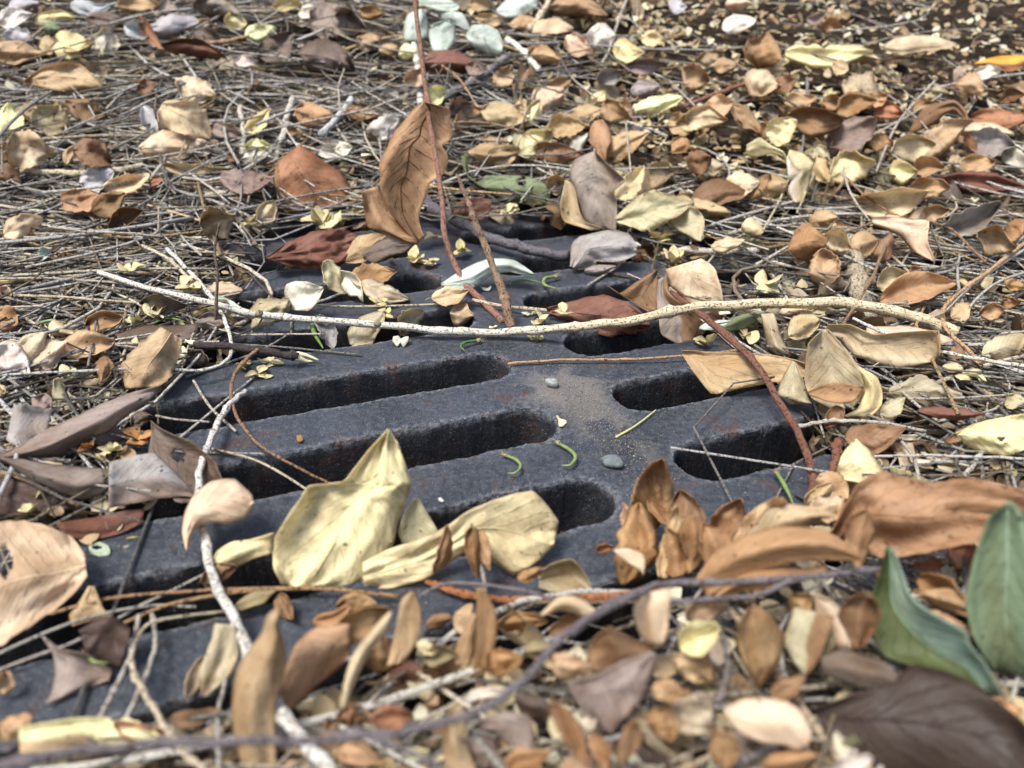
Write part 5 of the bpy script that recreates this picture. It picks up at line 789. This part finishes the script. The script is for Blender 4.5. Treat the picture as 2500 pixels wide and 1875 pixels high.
# under-leaves
cols = ['tan', 'tan', 'tan', 'ltan', 'ltan', 'brown', 'brown', 'rusttan', 'ochre', 'khaki', 'khaki', 'dkmauve', 'cream', 'peach', 'dkbrown', 'tan']
def under(n, seed):
    r = np.random.default_rng(seed); px = r.uniform(-690, 3190, n*4); py = r.uniform(-30, 2100, n*4); dens = np.where(px > 1250, .85, .22); dens = np.where((px > 1600) & (py < 330), .22, dens); dens = np.where(py > 1300, .22, dens)
    k = (r.uniform(0, 1, n*4) < dens) & ~bare(px, py); px, py = px[k][:n], py[k][:n]; P = hit(px, py); out = []
    for i in range(len(px)):
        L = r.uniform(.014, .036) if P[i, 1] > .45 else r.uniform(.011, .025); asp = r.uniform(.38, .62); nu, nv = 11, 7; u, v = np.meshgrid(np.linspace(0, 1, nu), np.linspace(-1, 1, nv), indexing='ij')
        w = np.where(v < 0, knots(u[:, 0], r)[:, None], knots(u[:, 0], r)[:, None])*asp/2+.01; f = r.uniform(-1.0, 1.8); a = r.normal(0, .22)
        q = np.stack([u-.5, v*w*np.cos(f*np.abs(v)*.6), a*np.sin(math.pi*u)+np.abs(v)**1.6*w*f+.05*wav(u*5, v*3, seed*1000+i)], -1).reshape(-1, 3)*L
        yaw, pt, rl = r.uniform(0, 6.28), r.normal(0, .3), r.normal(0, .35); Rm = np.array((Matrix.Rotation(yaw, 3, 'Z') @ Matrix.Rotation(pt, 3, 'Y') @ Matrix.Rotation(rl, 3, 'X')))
        sl = .30 if P[i, 1] > .5 else 0; q[:, 2] += .075*L*(1-2*np.abs(np.sin(wav(u*4, v*3, i+7)*2.2))).ravel(); V = q@Rm.T; V[:, 2] += V[:, 1]*sl; V += P[i]+np.array([0, 0, r.uniform(-.011, -.002)]); c = np.tile(jit(cols[r.integers(len(cols))], .15)*r.uniform(.38, .8), (len(V), 1))  # lower leaves toned down: shade of the gaps put into their colour
        ii, jj = np.meshgrid(np.arange(nu-1), np.arange(nv-1), indexing='ij'); F = np.stack([ii*nv+jj, ii*nv+jj+1, (ii+1)*nv+jj+1, (ii+1)*nv+jj], -1).reshape(-1, 4); out.append((V, F, c, np.stack([u, (v+1)/2], -1).reshape(-1, 2)))
    return out
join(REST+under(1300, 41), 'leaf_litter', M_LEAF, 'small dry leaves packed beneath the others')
# crumbs: petals and seeds, thick towards the top right
def crumbs(n, seed):
    r = np.random.default_rng(seed); px = r.uniform(-600, 3100, n*5); py = r.uniform(-40, 2000, n*5); dens = np.where((px > 1500) & (py < 420), 1., .06); dens = np.where((px > 700) & (px < 1500) & (py < 650), .28, dens)
    k = (r.uniform(0, 1, n*5) < dens) & ~bare(px, py); px, py = px[k][:n], py[k][:n]; P = hit(px, py); out = []
    for i in range(len(px)):
        s = r.uniform(.004, .0085); V, F, C, U = petal(np.zeros(3), s, [(224,210,164),(210,188,140),(192,160,120),(234,226,196)][r.integers(4)], True, int(r.integers(1e6))); h = len(V)//2
        F = F[F.max(1) < h]; V = V[:h]+P[i]+np.array([0, 0, r.uniform(-.004, .002)]); out.append((V, F, C[:h], U[:h]))
    return out
join(crumbs(6000, 51), 'fallen_petals', M_LEAF, 'yellowish petal crumbs scattered over the litter')
# sand grains on the centre rib
def sand(n, seed):
    r = np.random.default_rng(seed); out = []; o8 = np.array([(1, 0, 0), (0, 1, 0), (-1, 0, 0), (0, -1, 0), (0, 0, 1), (0, 0, -1)], float)
    F = np.array([(0, 1, 4, 4), (1, 2, 4, 4), (2, 3, 4, 4), (3, 0, 4, 4), (1, 0, 5, 5), (2, 1, 5, 5), (3, 2, 5, 5), (0, 3, 5, 5)])
    for i in range(n):
        if r.uniform() < .75: u, v = r.normal(.34, .13), r.normal(.05, .75)
        else: u, v = r.uniform(-3, 3), r.uniform(-3, 2)
        kk = round(v); ins = (abs(v-kk) < SH and u < 0) or (abs(v-ROF-round(v-ROF)) < SH and u > CG)
        if ins: continue
        s = abs(r.normal(.00012, .0001))+.00008; V = o8*s*r.uniform(.7, 1.3, 3)+g2w(u, v, .0002); c = np.array([(.24, .21, .17), (.30, .28, .25), (.13, .11, .10), (.27, .23, .18)][r.integers(4)]); out.append((V, F[:, :3], np.tile(c, (6, 1)), np.zeros((6, 2))))
    return out
join(sand(2600, 61), 'sand_grains', M_STONE, 'fine pale sand grains on the iron')
# ------------------------------------------------------------------ labels that single out the leaves placed in loops
def relation(c, p):
    d = c-p
    if abs(d[0]) > abs(d[1])*1.25: w = 'right of' if d[0] > 0 else 'left of'
    else: w = 'in front of' if d[1] > 0 else 'behind'
    return ('just ' if np.hypot(*d) < 150 else '')+w
groups = {}
for o, c, size, colr, ad, shp, what in AUTO:
    p, nm = min(LAND, key=lambda q: np.hypot(*(q[0]-c)))
    lab = ' '.join(f'{size} {ad} {colr} {shp} {what} {relation(c, p)} the {nm}'.split()) if what == 'leaf' else f'{ad} {colr} {shp} {what} {relation(c, p)} the {nm}'
    if len(lab.split()) > 12: lab = lab.replace(' '+shp+' ', ' ')
    if len(lab.split()) > 12 and ad in lab: lab = lab.replace(ad+' ', '', 1)
    groups.setdefault(lab, []).append((c[0], o))
ORD = ['leftmost', 'second from left', 'third from left', 'fourth from left', 'fifth from left', 'sixth from left', 'seventh from left', 'eighth from left', 'ninth from left', 'tenth from left']
for lab, L in groups.items():
    L.sort(key=lambda q: q[0])
    for i, (x, o) in enumerate(L):
        o['label'] = lab if len(L) == 1 else f'{lab}, {ORD[i]}' if i < len(ORD) and i < len(L)-1 else f'{lab}, rightmost' if i == len(L)-1 else f'{lab}, further right'
